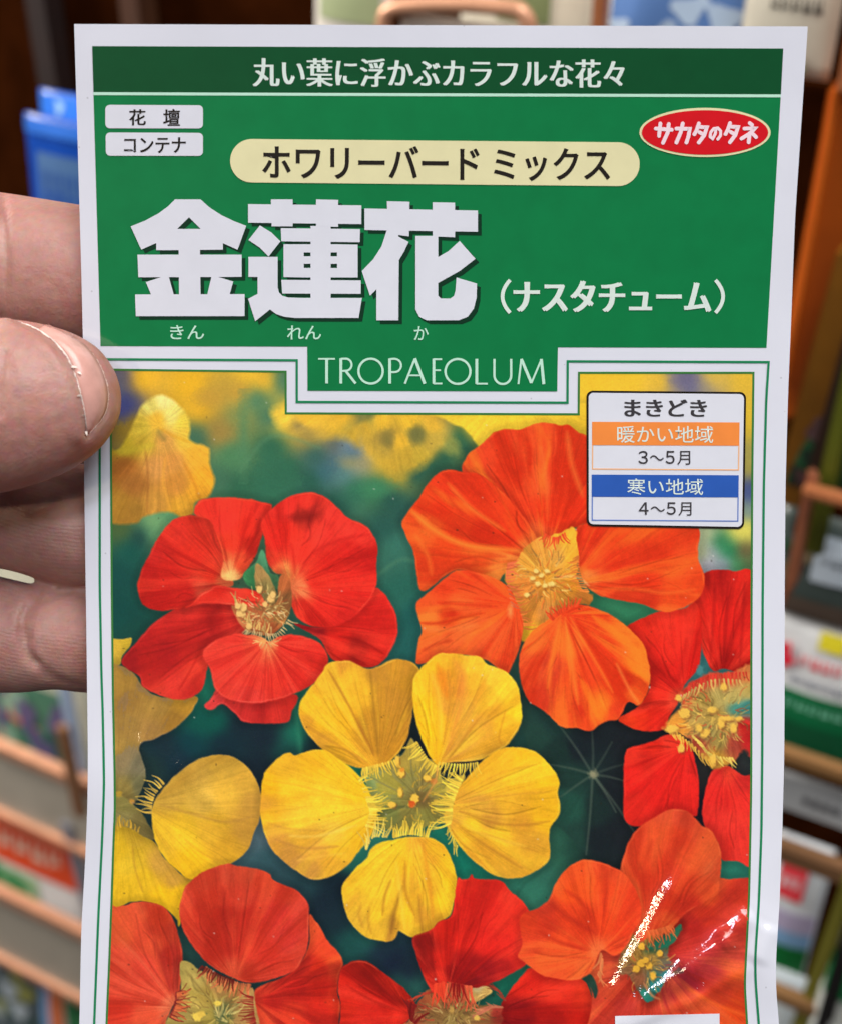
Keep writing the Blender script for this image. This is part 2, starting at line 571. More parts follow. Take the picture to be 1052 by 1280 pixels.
def blob(k, x, y, rx, ry, col, a=1.0, soft=1.2, fid=None):
    cx, cy = fr(k, [(x, y)])[0]
    t = np.linspace(0, 2 * np.pi, 15)[:-1]
    p = np.stack([cx + rx * np.cos(t), cy + ry * np.sin(t)], 1)
    sl = window(p, soft * 3 + 3); X, Y = GX[sl], GY[sl]
    q = np.hypot((X - cx) / rx, (Y - cy) / ry) * (1 + .22 * vnoise(X / 2.6, Y / 2.6, int(cx * 7) % 97))
    al = np.clip(0.5 - (q - 1) * min(rx, ry) / (2 * soft), 0, 1) * a
    blend(sl, al, np.asarray(col, float))
    if fid:
        v = IDS[sl]; v[al > 0.5] = fid


def anthers(k, cx, cy, spread, n, fid, col=(240, 205, 110), r=2.6):
    for i in range(n):
        a = random.uniform(0, 6.28); d = spread * random.uniform(0.2, 1)
        x, y = cx + d * math.cos(a), cy + d * math.sin(a) * 0.8
        fold('p', [tuple(fr(k, [(cx, cy)])[0]), tuple(fr(k, [(x, y)])[0])], 1.4, (205, 175, 100), 0.6, 0.8, 1.0, fid, cl=False)
        rr = r * random.uniform(0.6, 1.05)
        blob(k, x + 3, y + 4, rr, rr * 1.2, (120, 80, 40), 0.5, 1.0, fid)
        blob(k, x, y, rr, rr * random.uniform(0.8, 1.4), np.asarray(col) * random.uniform(0.88, 1.06), 0.95, 0.8, fid)


# ---- the blurred garden behind the flowers
GARDEN = [
    (150, 472, (96, 96, 110)), (158, 508, (66, 76, 128)), (146, 500, (80, 90, 120)), (180, 472, (235, 182, 52)), (240, 480, (233, 180, 46)), (310, 468, (238, 190, 60)), (330, 474, (225, 180, 60)),
    (355, 474, (80, 122, 92)), (205, 520, (215, 165, 48)), (265, 497, (196, 158, 66)), (300, 490, (200, 160, 66)), (250, 510, (222, 172, 50)), (275, 540, (160, 135, 70)), (300, 520, (130, 140, 80)),
    (320, 500, (85, 130, 95)), (340, 520, (64, 114, 92)), (245, 548, (70, 110, 85)), (290, 570, (80, 130, 90)), (275, 600, (70, 115, 88)), (300, 610, (52, 104, 78)), (340, 560, (52, 104, 78)), (360, 590, (48, 98, 76)),
    (340, 612, (50, 105, 82)), (390, 600, (45, 92, 76)), (372, 620, (56, 110, 92)), (160, 530, (150, 125, 50)), (165, 690, (28, 84, 74)), (150, 720, (24, 74, 68)), (150, 660, (75, 100, 60)), (178, 672, (32, 70, 66)),
    (192, 650, (120, 165, 112)), (205, 640, (95, 150, 105)), (190, 668, (100, 150, 105)), (148, 770, (20, 72, 66)), (165, 790, (24, 70, 62)),
    (352, 520, (248, 206, 74)), (372, 528, (240, 190, 66)), (400, 520, (245, 195, 62)), (430, 524, (240, 188, 60)), (385, 545, (160, 140, 74)), (405, 537, (205, 170, 74)), (452, 525, (130, 125, 70)), (445, 540, (220, 178, 62)),
    (462, 560, (236, 186, 62)), (480, 575, (220, 178, 62)), (497, 592, (170, 152, 62)), (500, 540, (238, 188, 60)), (502, 565, (228, 182, 62)), (484, 549, (150, 134, 60)), (522, 543, (105, 108, 66)), (515, 565, (110, 118, 66)),
    (530, 525, (228, 180, 66)), (545, 545, (200, 168, 76)), (535, 565, (200, 165, 62)), (562, 558, (150, 152, 72)), (552, 540, (190, 165, 80)), (420, 558, (95, 105, 100)), (443, 563, (104, 124, 160)), (432, 560, (110, 135, 150)),
    (450, 575, (156, 150, 118)), (437, 578, (150, 152, 122)), (418, 580, (74, 108, 118)), (405, 590, (64, 106, 112)), (395, 570, (60, 100, 92)), (430, 592, (86, 130, 128)), (470, 612, (62, 124, 88)), (445, 612, (52, 108, 84)),
    (420, 630, (42, 88, 74)), (490, 625, (44, 88, 76)), (520, 590, (42, 86, 72)), (540, 580, (36, 84, 70)), (555, 570, (34, 84, 70)), (575, 545, (44, 96, 72)), (580, 560, (40, 86, 70)), (566, 600, (40, 84, 70)), (480, 660, (42, 86, 76)),
    (500, 680, (56, 110, 94)), (480, 700, (54, 104, 88)), (505, 640, (44, 86, 76)), (510, 770, (34, 90, 84)), (505, 810, (36, 92, 86)), (490, 760, (46, 104, 90)), (500, 740, (42, 98, 84)),
    (600, 522, (246, 206, 66)), (625, 530, (246, 208, 66)), (590, 535, (246, 205, 64)), (700, 520, (240, 196, 58)), (725, 525, (240, 200, 66)), (740, 478, (238, 194, 58)), (790, 474, (238, 194, 60)), (825, 476, (228, 186, 66)), (842, 474, (150, 140, 130)),
    (855, 472, (108, 104, 130)), (865, 484, (112, 110, 136)), (880, 482, (150, 140, 120)), (890, 472, (220, 184, 80)), (930, 474, (226, 186, 66)), (935, 520, (214, 180, 60)), (935, 580, (160, 150, 80)), (936, 615, (72, 84, 128)), (935, 640, (120, 140, 130)),
    (880, 668, (170, 180, 140)), (876, 690, (170, 175, 130)), (888, 690, (150, 160, 160)), (900, 680, (52, 128, 84)), (912, 690, (42, 122, 80)), (925, 664, (222, 212, 100)), (934, 662, (220, 210, 100)), (930, 690, (110, 92, 62)), (935, 700, (90, 110, 70)),
    (885, 705, (166, 164, 176)), (905, 706, (140, 150, 160)), (920, 706, (70, 140, 90)),
    (250, 905, (18, 80, 70)), (240, 930, (18, 58, 64)), (225, 950, (20, 44, 56)), (205, 935, (26, 46, 54)), (190, 960, (30, 50, 50)), (270, 900, (16, 84, 72)), (285, 880, (26, 56, 58)), (300, 905, (24, 40, 50)), (280, 930, (22, 44, 54)),
    (330, 920, (24, 38, 48)), (345, 890, (28, 42, 50)), (262, 865, (30, 110, 88)), (370, 880, (24, 84, 66)), (372, 920, (30, 104, 84)), (365, 940, (26, 70, 66)), (390, 930, (20, 40, 46)), (385, 880, (36, 120, 96)), (325, 960, (22, 36, 46)),
    (328, 1050, (78, 100, 108)), (335, 1070, (50, 82, 88)), (350, 1090, (44, 72, 78)), (380, 1110, (34, 60, 66)), (405, 1130, (24, 38, 48)), (425, 1110, (22, 36, 46)), (440, 1060, (60, 140, 120)), (448, 1070, (40, 110, 94)), (420, 1150, (26, 44, 52)),
    (440, 1180, (30, 74, 70)), (460, 1175, (34, 82, 76)), (475, 1190, (28, 44, 56)), (490, 1205, (24, 34, 50)), (510, 1215, (26, 38, 50)), (500, 1230, (36, 76, 72)), (520, 1235, (38, 80, 74)), (560, 1060, (28, 110, 90)), (580, 1075, (24, 112, 92)),
    (600, 1090, (28, 108, 88)), (640, 1105, (44, 104, 86)), (660, 1120, (50, 110, 90)), (640, 1125, (44, 98, 80)), (680, 1085, (46, 96, 80)), (640, 1225, (24, 96, 76)), (650, 1215, (40, 104, 84)), (655, 1240, (40, 96, 84)), (235, 1200, (34, 66, 62)), (245, 1215, (30, 56, 58)),
    (450, 985, (20, 130, 104)), (443, 970, (20, 122, 98)), (600, 960, (24, 40, 46)), (540, 925, (22, 32, 38)), (660, 890, (40, 74, 66)), (680, 900, (38, 70, 62)), (660, 940, (30, 62, 56)), (690, 930, (30, 58, 52)),
    (760, 752, (54, 124, 88)), (745, 748, (46, 110, 80)), (790, 770, (50, 118, 84)), (875, 838, (60, 120, 120)), (915, 1085, (40, 110, 92)), (700, 920, (26, 50, 46)), (720, 930, (24, 36, 38)), (750, 920, (26, 30, 34)), (780, 925, (24, 30, 34)),
    (810, 930, (28, 30, 34)), (720, 960, (26, 46, 42)), (760, 950, (28, 32, 36)), (710, 1000, (32, 66, 56)), (735, 1020, (30, 58, 52)), (765, 990, (26, 32, 36)), (775, 1020, (28, 36, 38)), (745, 1060, (28, 34, 38)), (770, 1060, (30, 32, 36)), (700, 1050, (42, 84, 68)),
    (690, 1075, (44, 90, 72)), (715, 1060, (34, 66, 56)), (790, 1035, (32, 34, 38)), (735, 970, (30, 44, 40)), (780, 960, (26, 32, 34)), (875, 1010, (30, 26, 36)), (880, 970, (40, 40, 40)), (640, 1400, (40, 80, 70)), (250, 1400, (60, 90, 70)), (880, 1400, (50, 90, 76)),
]
IMG[:] = field(GX, GY, GARDEN, 7.0, 2.0)
def soften(a, r):
    k = np.hanning(2 * r + 3)[1:-1]; k /= k.sum()
    for ax in (0, 1):
        b = np.pad(a, [(r, r) if i == ax else (0, 0) for i in range(3)], mode='edge')
        a = sum(k[i] * (b[i:i + a.shape[0]] if ax == 0 else b[:, i:i + a.shape[1]]) for i in range(2 * r + 1))
    return a
IMG[:] = soften(IMG, 11)
IMG *= 1 + 0.05 * fbm(GX / 30, GY / 30, 3, 3)[..., None]

DR, RD, LR, HR = (150, 26, 22), (214, 42, 32), (240, 62, 44), (224, 40, 32)
petal(0, 'p', [(655, 860), (800, 860), (835, 925), (812, 970), (800, 1035), (775, 1085), (738, 1072), (705, 1040), (678, 1012), (664, 950)], (741, 968),
      [(690, 900, (30, 54, 50)), (740, 910, (26, 32, 36)), (790, 920, (27, 31, 35)), (800, 980, (28, 32, 36)), (770, 990, (27, 32, 36)), (775, 1040, (28, 33, 37)), (745, 1050, (27, 34, 38)), (745, 1010, (30, 46, 44)), (715, 1010, (36, 74, 62)), (710, 970, (32, 56, 50)), (700, 940, (28, 48, 44)), (720, 935, (26, 34, 38)), (690, 1000, (40, 80, 68)), (720, 1050, (34, 62, 54)), (670, 920, (34, 62, 54))], amp=.0, soft=1.6, sh=.1, freq=6)
# ---- a nasturtium leaf behind, its veins meeting in a pale spot
CLIP.clear()
for (x, y, a) in ((698, 906, .5), (739, 912, .4), (764, 928, .35), (780, 955, .35), (779, 976, .5), (769, 1015, .55), (732, 1068, .55), (700, 996, .5), (689, 956, .5), (792, 1040, .5)):
    fold('p', [(740, 968), ((740 + x) / 2 + 1, (968 + y) / 2 - 1), (x, y)], 3.6, (96, 110, 94), a * .8, 1.3, 1.8)
blob('p', 741, 968, 5, 5, (150, 144, 112), .8, 3)
fold('p', [(366, 860), (372, 900), (376, 945)], 6, (50, 130, 100), .5, 3)
fold('p', [(640, 1130), (655, 1105), (690, 1080)], 3, (30, 70, 60), .3, 2)
for pts in ([(300, 590), (340, 545), (400, 560)], [(470, 720), (500, 700), (520, 702)]):
    fold('p', pts, 4, (96, 146, 110), .35, 3)

# blurred blooms and leaves along the top of the print
petal(0, 'b', [(0, 255), (180, 255), (200, 330), (230, 420), (300, 480), (330, 540), (370, 580), (420, 565), (520, 500), (570, 430), (670, 460), (660, 400), (610, 380), (600, 330), (570, 270), (540, 255), (700, 230), (300, 230), (-60, 200), (-220, 240), (-210, 300), (-170, 330), (-60, 350), (20, 370), (120, 380), (190, 420), (180, 340), (100, 300)], (300, 100),
      [(-190, 290, (248, 206, 76)), (-60, 280, (242, 192, 66)), (100, 270, (238, 188, 62)), (200, 330, (220, 176, 62)), (300, 290, (236, 188, 62)), (330, 390, (150, 128, 66)), (390, 400, (236, 186, 62)), (350, 520, (206, 168, 62)), (400, 570, (180, 156, 62)), (470, 360, (120, 118, 66)), (440, 300, (236, 188, 60)), (540, 310, (226, 180, 64)), (560, 400, (196, 166, 70)), (640, 430, (130, 140, 76)), (480, 470, (196, 166, 62)), (180, 280, (110, 120, 72)), (240, 250, (120, 124, 70)), (-100, 350, (160, 140, 80)), (420, 460, (200, 164, 60)), (300, 440, (190, 158, 66))],
      amp=.12, soft=7, sh=0, wob=3)
petal(0, 'p', [(540, 515), (556, 524), (566, 530), (578, 534), (588, 545), (597, 557), (620, 580), (760, 600), (760, 512), (640, 510)], (640, 480), [(560, 520, (244, 204, 64)), (600, 530, (248, 208, 64)), (640, 525, (246, 206, 62)), (700, 520, (244, 202, 62)), (730, 540, (226, 186, 56)), (600, 550, (244, 206, 66))], amp=.06, soft=1.6, sh=.1)
for (x, y, rx, ry, c) in ((484, 549, 6, 9, (126, 118, 60)), (520, 543, 6, 9, (112, 112, 64)), (440, 567, 10, 7, (92, 120, 124)), (440, 578, 12, 5, (140, 140, 100)), (470, 610, 22, 9, (66, 130, 92)), (154, 512, 8, 14, (66, 74, 132)), (855, 474, 14, 10, (108, 104, 132)), (640, 1068, 0.1, 0.1, (40, 100, 80)), (258, 497, 14, 9, (196, 154, 62)), (305, 545, 5, 40, (84, 134, 96)), (345, 600, 30, 30, (54, 108, 82))):
    if rx > 1: blob('p', x, y, rx, ry, c, .7, 6)

# ---- 1: the soft yellow flower behind, top left
petal(1, 'a', [(-20, 420), (60, 440), (110, 380), (150, 300), (190, 220), (270, 170), (330, 190), (400, 260), (420, 330), (420, 390), (510, 430), (515, 500), (540, 590), (510, 670), (450, 690), (435, 750), (380, 765), (320, 740), (200, 760), (140, 800), (-20, 750)],
      (270, 320), [(100, 420, (196, 170, 52)), (200, 400, (206, 172, 60)), (180, 330, (222, 192, 70)), (230, 220, (232, 214, 110)), (290, 200, (240, 228, 140)), (330, 270, (240, 222, 120)), (390, 300, (236, 206, 76)), (400, 380, (232, 190, 70)), (260, 290, (236, 184, 64)), (300, 400, (214, 158, 76)),
                   (100, 520, (176, 110, 48)), (150, 600, (160, 104, 46)), (70, 700, (170, 124, 46)), (150, 740, (160, 116, 46)), (260, 520, (212, 150, 78)), (250, 700, (200, 144, 62)), (350, 600, (206, 140, 60)), (380, 720, (214, 156, 52)), (460, 460, (240, 178, 60)), (490, 580, (242, 172, 52)), (470, 650, (232, 164, 50)), (330, 500, (216, 150, 72))],
      amp=.25, soft=2.2, sh=.0, wob=1.2)
fold('a', [(200, 430), (215, 560), (210, 740)], 2, (140, 86, 40), .5, 2)
fold('a', [(60, 440), (130, 440), (240, 415)], 8, (206, 184, 60), .5, 3)
fold('a', [(300, 480), (290, 600), (330, 740)], 3, (236, 170, 66), .6, 2)
fold('a', [(390, 500), (440, 600), (470, 680)], 3, (200, 124, 40), .5, 2)
fold('a', [(265, 340), (280, 370), (300, 390)], 6, (120, 110, 60), .5, 3)
fold('a', [(270, 330), (340, 370), (420, 400)], 3, (210, 150, 40), .5, 2)

# ---- 2: the left yellow flower, cut by the frame
petal(2, 'd', [(-30, 275), (90, 268), (135, 262), (130, 300), (90, 350), (70, 400), (-30, 415)], (50, 300), [(60, 320, (214, 182, 84)), (110, 300, (205, 178, 72))], amp=.1, sh=.0)
petal(2, 'd', [(-40, 412), (80, 398), (150, 440), (190, 495), (270, 548), (446, 546), (440, 600), (400, 655), (330, 712), (240, 758), (190, 770), (172, 800), (196, 880), (205, 940), (170, 1030), (140, 1060), (-40, 1091), (-40, 900)],
      (60, 1050), [(80, 500, (168, 134, 78)), (120, 560, (150, 118, 74)), (250, 600, (172, 138, 86)), (400, 580, (184, 142, 66)), (350, 680, (160, 122, 66)), (120, 700, (158, 128, 84)), (230, 720, (170, 134, 92)), (100, 850, (140, 122, 86)), (170, 880, (126, 118, 90)), (100, 1000, (140, 122, 66)), (180, 980, (110, 106, 72)), (60, 800, (170, 140, 90))], amp=.35, freq=20)
petal(2, 's', [(40, 500), (120, 520), (165, 545), (215, 580), (240, 620), (290, 670), (322, 688), (312, 740), (285, 815), (278, 800), (250, 772), (200, 752), (150, 748), (40, 770)],
      (110, 440), [(110, 600, (214, 180, 54)), (160, 560, (190, 160, 60)), (230, 640, (200, 158, 84)), (280, 720, (228, 184, 44)), (240, 730, (232, 190, 46)), (180, 680, (228, 190, 56)), (120, 720, (214, 178, 50)), (270, 690, (190, 148, 76)), (150, 640, (222, 190, 66))], amp=.35, lo=(170, 132, 50))
fold('s', [(150, 590), (160, 660), (180, 720)], 2.5, (170, 128, 60), .5, 1.5)
petal(2, 'p', [(120, 1000), (150, 994), (172, 1010), (188, 1034), (198, 1050), (180, 1046), (160, 1034), (120, 1030)], (138, 1010), [(150, 1005, (130, 120, 66)), (180, 1035, (110, 98, 56)), (145, 1025, (140, 128, 80))], amp=.3)
petal(2, 's', [(205, 500), (215, 460), (260, 400), (330, 345), (400, 328), (450, 340), (490, 375), (515, 430), (520, 490), (495, 560), (480, 600), (440, 635), (400, 652), (380, 670), (320, 685), (280, 660), (240, 620), (215, 570)],
      (175, 470), [(260, 440, (196, 160, 84)), (330, 380, (186, 152, 82)), (420, 350, (190, 154, 76)), (480, 400, (206, 164, 78)), (500, 470, (200, 156, 84)), (420, 440, (222, 180, 84)), (350, 460, (214, 178, 96)), (480, 540, (196, 152, 78)), (300, 540, (232, 194, 64)), (380, 540, (230, 186, 72)), (420, 600, (220, 172, 62)), (320, 640, (238, 192, 50)), (240, 560, (228, 188, 66))],
      amp=.3, freq=12, lo=(180, 136, 64))
fold('s', [(230, 470), (330, 500), (420, 520), (510, 500)], 3, (176, 136, 84), .5, 2)
fold('s', [(300, 570), (350, 610), (400, 630)], 2, (196, 146, 58), .4, 1.5)
hairs('s', [(240, 410), (215, 440), (205, 470), (205, 500)], 16, 19, 235, 175, (232, 196, 110), 1.8, 2)
hairs('s', [(100, 545), (130, 530), (170, 550)], 10, 13, 260, 285, (206, 166, 76), 1.6, 2)
blob('s', 150, 462, 3.5, 3, (200, 150, 90), .8, 1.2); blob('s', 112, 440, 4, 4, (190, 160, 84), .7, 1.6)

# ---- 3: the red flower, left
RSH = dict(hi=(244, 66, 48), lo=(168, 26, 22))
petal(3, 'd', [(492, 588), (520, 560), (560, 505), (620, 545), (925, 535), (915, 620), (893, 672), (800, 680), (685, 672), (640, 632), (580, 585), (530, 612), (500, 608)], (780, 300),
      [(540, 580, (214, 62, 60)), (620, 590, (204, 50, 46)), (700, 630, (200, 48, 44)), (760, 600, (176, 36, 34)), (850, 640, (206, 50, 42)), (880, 570, (200, 44, 36))], amp=.3, rim=(226, 84, 76))
petal(3, 'q', [(620, 850), (700, 862), (800, 822), (870, 738), (925, 790), (945, 860), (930, 920), (890, 975), (830, 988), (740, 962), (700, 900)], (560, 850),
      [(680, 880, (150, 26, 30)), (760, 880, (212, 38, 30)), (850, 830, (216, 40, 34)), (920, 850, (220, 44, 36)), (820, 930, (150, 28, 24)), (880, 950, (196, 36, 28)), (760, 940, (206, 40, 30)), (900, 900, (216, 42, 34))], amp=.55, freq=14, rim=(236, 80, 66), **RSH)
fold('q', [(760, 890), (830, 905), (900, 945)], 3, (136, 22, 20), .5, 1.5)
petal(3, 'q', [(80, 970), (130, 905), (180, 850), (260, 800), (330, 785), (420, 785), (490, 830), (440, 900), (360, 935), (350, 985), (330, 1060), (270, 1088), (200, 1075), (145, 1045), (135, 1015)], (520, 820),
      [(100, 965, (150, 30, 34)), (150, 900, (186, 38, 36)), (200, 860, (206, 46, 40)), (280, 820, (210, 48, 40)), (370, 830, (172, 32, 28)), (430, 850, (214, 52, 42)), (170, 960, (190, 40, 34)), (220, 940, (176, 34, 34)), (280, 900, (200, 42, 34)), (180, 1040, (206, 54, 42)), (250, 1050, (216, 56, 46)), (320, 1000, (220, 60, 44)), (350, 890, (196, 40, 36)), (310, 940, (206, 48, 38))],
      amp=.5, freq=13, rim=(214, 70, 64), hi=(226, 72, 56), lo=(158, 26, 26))
fold('q', [(395, 790), (360, 830), (365, 880)], 7, (130, 22, 22), .45, 4)
fold('q', [(330, 930), (300, 990), (260, 1060)], 2, (160, 26, 22), .45, 1.4)
petal(3, 'q', [(165, 640), (200, 575), (250, 522), (330, 512), (390, 545), (430, 620), (420, 690), (430, 730), (370, 745), (300, 795), (210, 810), (150, 792), (130, 740), (140, 690)], (430, 720),
      [(180, 640, (206, 44, 38)), (250, 560, (216, 52, 40)), (320, 540, (206, 50, 36)), (370, 570, (190, 44, 30)), (150, 720, (160, 26, 22)), (220, 680, (204, 40, 32)), (300, 640, (222, 50, 36)), (200, 770, (178, 30, 26)), (280, 760, (196, 36, 30)), (360, 700, (222, 56, 36)), (400, 720, (230, 110, 66)), (340, 740, (216, 80, 56)), (160, 690, (190, 36, 32))],
      amp=.5, freq=18, rim=(230, 90, 60), **RSH)
petal(3, 'a', [(442, 748), (470, 682), (600, 668), (700, 676), (770, 692), (820, 716), (778, 830), (760, 890), (740, 950), (690, 1030), (650, 1070), (575, 1060), (580, 960), (545, 850), (515, 780)], (620, 1060),
      [(470, 730, (226, 52, 40)), (560, 690, (240, 60, 46)), (700, 700, (234, 56, 42)), (780, 730, (226, 52, 40)), (600, 780, (242, 58, 46)), (700, 820, (232, 50, 36)), (620, 900, (236, 60, 40)), (730, 900, (176, 30, 22)), (600, 1000, (238, 150, 90)), (620, 1045, (246, 200, 120)), (670, 1000, (226, 80, 46)), (590, 960, (226, 90, 54))],
      amp=.4, freq=16, rim=(244, 110, 70), **RSH)
fold('a', [(760, 780), (735, 880), (690, 980)], 5, (140, 24, 20), .5, 3)
petal(3, 'q', [(552, 490), (625, 445), (700, 445), (760, 490), (790, 520), (840, 540), (868, 575), (882, 612), (878, 650), (875, 740), (830, 810), (760, 855), (690, 862), (640, 840), (615, 800), (607, 750), (590, 700), (560, 690), (535, 650), (530, 590), (518, 540)], (610, 735),
      [(600, 490, (236, 54, 44)), (660, 470, (236, 56, 44)), (650, 515, (130, 28, 24)), (690, 500, (170, 40, 34)), (740, 510, (240, 62, 50)), (800, 560, (240, 62, 50)), (850, 580, (228, 54, 44)), (700, 570, (244, 62, 50)), (600, 560, (232, 46, 34)), (560, 600, (226, 44, 34)), (550, 640, (220, 60, 40)), (580, 690, (240, 150, 80)), (640, 620, (240, 56, 42)), (800, 620, (206, 38, 32)), (860, 650, (196, 34, 30)), (740, 660, (212, 40, 32)), (690, 720, (220, 46, 34)), (640, 745, (246, 130, 80)), (800, 740, (218, 42, 34)), (720, 800, (228, 48, 38)), (850, 720, (222, 44, 36)), (780, 830, (206, 40, 34)), (680, 840, (212, 42, 32)), (640, 800, (226, 56, 40))],
      amp=.5, freq=17, rim=(240, 96, 70), **RSH)
fold('q', [(640, 690), (680, 630), (760, 590), (860, 570)], 4, (170, 26, 24), .4, 2.5)
fold('q', [(605, 515), (650, 520), (700, 505)], 8, (120, 24, 22), .45, 4)
fold('q', [(612, 600), (620, 650), (625, 700)], 3, (170, 30, 24), .45, 2)
# throat: green gap, sepals, stamens
petal(3, 'q', [(462, 695), (500, 660), (520, 620), (535, 650), (545, 690), (570, 700), (575, 740), (520, 745), (480, 735)], (520, 740), [(480, 715, (60, 130, 80)), (540, 660, (84, 150, 108)), (560, 720, (70, 120, 80))], amp=.2, sh=.2)
petal(3, 'q', [(500, 668), (520, 672), (550, 715), (565, 760), (555, 800), (520, 790), (500, 740)], (540, 800), [(510, 690, (190, 150, 90)), (540, 740, (156, 136, 80)), (550, 780, (176, 150, 86)), (515, 760, (140, 130, 80))], amp=.5)
petal(3, 'q', [(575, 705), (600, 700), (612, 740), (612, 800), (590, 850), (560, 880), (540, 890), (470, 870), (440, 830), (430, 790), (520, 795), (565, 780)], (540, 885),
      [(590, 720, (190, 104, 58)), (600, 780, (140, 92, 54)), (570, 820, (178, 124, 68)), (500, 840, (176, 96, 58)), (540, 870, (164, 84, 48)), (460, 820, (196, 116, 70))], amp=.6, freq=22)
petal(3, 'd', [(400, 115), (440, 85), (470, 50), (520, 25), (550, 8), (640, 18), (740, 32), (782, 78), (800, 106), (720, 110), (640, 106), (550, 96), (490, 95)], (850, 100),
      [(450, 90, (214, 50, 38)), (550, 50, (206, 40, 30)), (640, 60, (226, 62, 46)), (740, 70, (224, 56, 40)), (560, 90, (222, 60, 46)), (780, 98, (240, 120, 70))], amp=.5, freq=18, rim=(240, 130, 100), **RSH)
tangle('q', 525, 810, 26, 110, [(238, 214, 156), (216, 190, 120), (206, 160, 96), (150, 112, 64), (232, 196, 130), (120, 96, 56), (190, 84, 50)], 3)
hairs('q', [(470, 870), (520, 880), (570, 880), (610, 830)], 22, 11, 140, 20, (232, 200, 140), 1.5, 3)
hairs('q', [(440, 790), (480, 850), (540, 880)], 18, 16, 250, 290, (214, 176, 104), 1.7, 3)
for x, y, r in ((455, 815, 6), (462, 800, 5), (512, 742, 4.5), (548, 772, 5), (555, 760, 4), (530, 790, 3.5), (480, 860, 4), (445, 795, 4)):
    blob('q', x + 2, y + 3, r, r * 1.2, (120, 80, 46), .5, 1.2, 3); blob('q', x, y, r * .9, r, (240, 196, 120), .95, 1, 3)
petal(3, 'q', [(335, 945), (370, 905), (430, 885), (480, 885), (520, 892), (545, 905), (570, 892), (620, 885), (690, 905), (725, 950), (720, 1000), (680, 1040), (610, 1075), (540, 1095), (470, 1100), (400, 1080), (370, 1050), (360, 1000)], (535, 905),
      [(370, 930, (224, 60, 48)), (430, 920, (230, 60, 48)), (530, 910, (246, 170, 100)), (500, 930, (230, 70, 50)), (600, 920, (222, 50, 40)), (690, 940, (220, 50, 40)), (420, 980, (228, 60, 48)), (400, 1040, (222, 62, 50)), (500, 1020, (228, 62, 48)), (480, 1080, (226, 66, 56)), (580, 1040, (226, 58, 44)), (650, 1020, (216, 48, 38)), (700, 980, (210, 44, 34)), (600, 1070, (214, 54, 44))],
      amp=.45, freq=22, rim=(240, 110, 92), hi=(238, 78, 60), lo=(184, 34, 30))
for x in (430, 480, 530, 580, 640, 690):
    fold('q', [(535, 910), ((535 + x) / 2, 970), (x, 1060 - abs(x - 540) * .35)], 1.6, (176, 30, 26), .3, 1.2)
hairs('q', [(505, 905), (535, 915), (565, 905)], 8, 9, 200, -20, (250, 190, 120), 1.4, 3)

# ---- 4: the right red flower
petal(4, 'p', [(868, 735), (880, 716), (900, 712), (916, 714), (945, 722), (950, 838), (905, 836), (890, 838), (878, 815), (872, 790), (866, 762)], (900, 850),
      [(880, 730, (206, 40, 30)), (910, 720, (218, 44, 34)), (935, 740, (196, 36, 28)), (890, 780, (220, 40, 30)), (915, 780, (206, 36, 30)), (935, 800, (214, 40, 32)), (905, 830, (160, 26, 22)), (885, 820, (204, 40, 30))], amp=.7, freq=12, hi=(236, 60, 44), lo=(140, 20, 20))
for x in (893, 909, 930): fold('p', [(x, 728), (x - 2, 770), (x - 6, 828)], 3, (140, 22, 22), .45, 2)
petal(4, 'f', [(430, 220), (550, 150), (620, 128), (720, 118), (770, 88), (800, 150), (804, 260), (795, 380), (765, 440), (720, 490), (700, 560), (650, 640), (620, 708), (520, 716), (440, 690), (400, 655), (490, 600), (550, 510), (540, 420), (500, 290)], (720, 560),
      [(560, 170, (190, 36, 24)), (640, 160, (214, 44, 30)), (760, 130, (204, 36, 24)), (560, 240, (218, 46, 32)), (700, 250, (224, 44, 32)), (780, 260, (204, 36, 28)), (620, 340, (226, 46, 34)), (740, 380, (206, 34, 28)), (580, 430, (186, 32, 24)), (660, 460, (216, 40, 32)), (600, 540, (226, 48, 34)), (560, 600, (196, 36, 24)), (500, 640, (226, 52, 30)), (600, 670, (226, 44, 32)), (680, 560, (232, 74, 50)), (460, 660, (226, 60, 30))],
      amp=.5, freq=14, **RSH)
fold('f', [(570, 400), (640, 450), (690, 480)], 5, (150, 24, 18), .5, 2.5)
fold('f', [(500, 600), (560, 580), (640, 580)], 5, (140, 26, 18), .55, 3)
fold('f', [(730, 270), (710, 380), (695, 460)], 4, (160, 26, 22), .4, 3)
petal(4, 'f', [(450, 800), (510, 782), (560, 768), (630, 735), (700, 738), (755, 800), (780, 900), (792, 990), (785, 1100), (770, 1130), (680, 1110), (600, 1140), (500, 1180), (430, 1150), (424, 1000), (425, 880), (435, 820)], (730, 790),
      [(480, 800, (220, 50, 36)), (560, 800, (206, 40, 28)), (660, 760, (226, 56, 40)), (540, 850, (186, 32, 26)), (620, 900, (228, 40, 34)), (720, 850, (220, 42, 34)), (480, 960, (226, 40, 34)), (600, 1020, (226, 40, 34)), (740, 960, (226, 42, 36)), (700, 1060, (216, 40, 34)), (480, 1080, (222, 46, 36)), (770, 900, (206, 40, 36))],
      amp=.35, freq=12, rim=(236, 70, 56), **RSH)
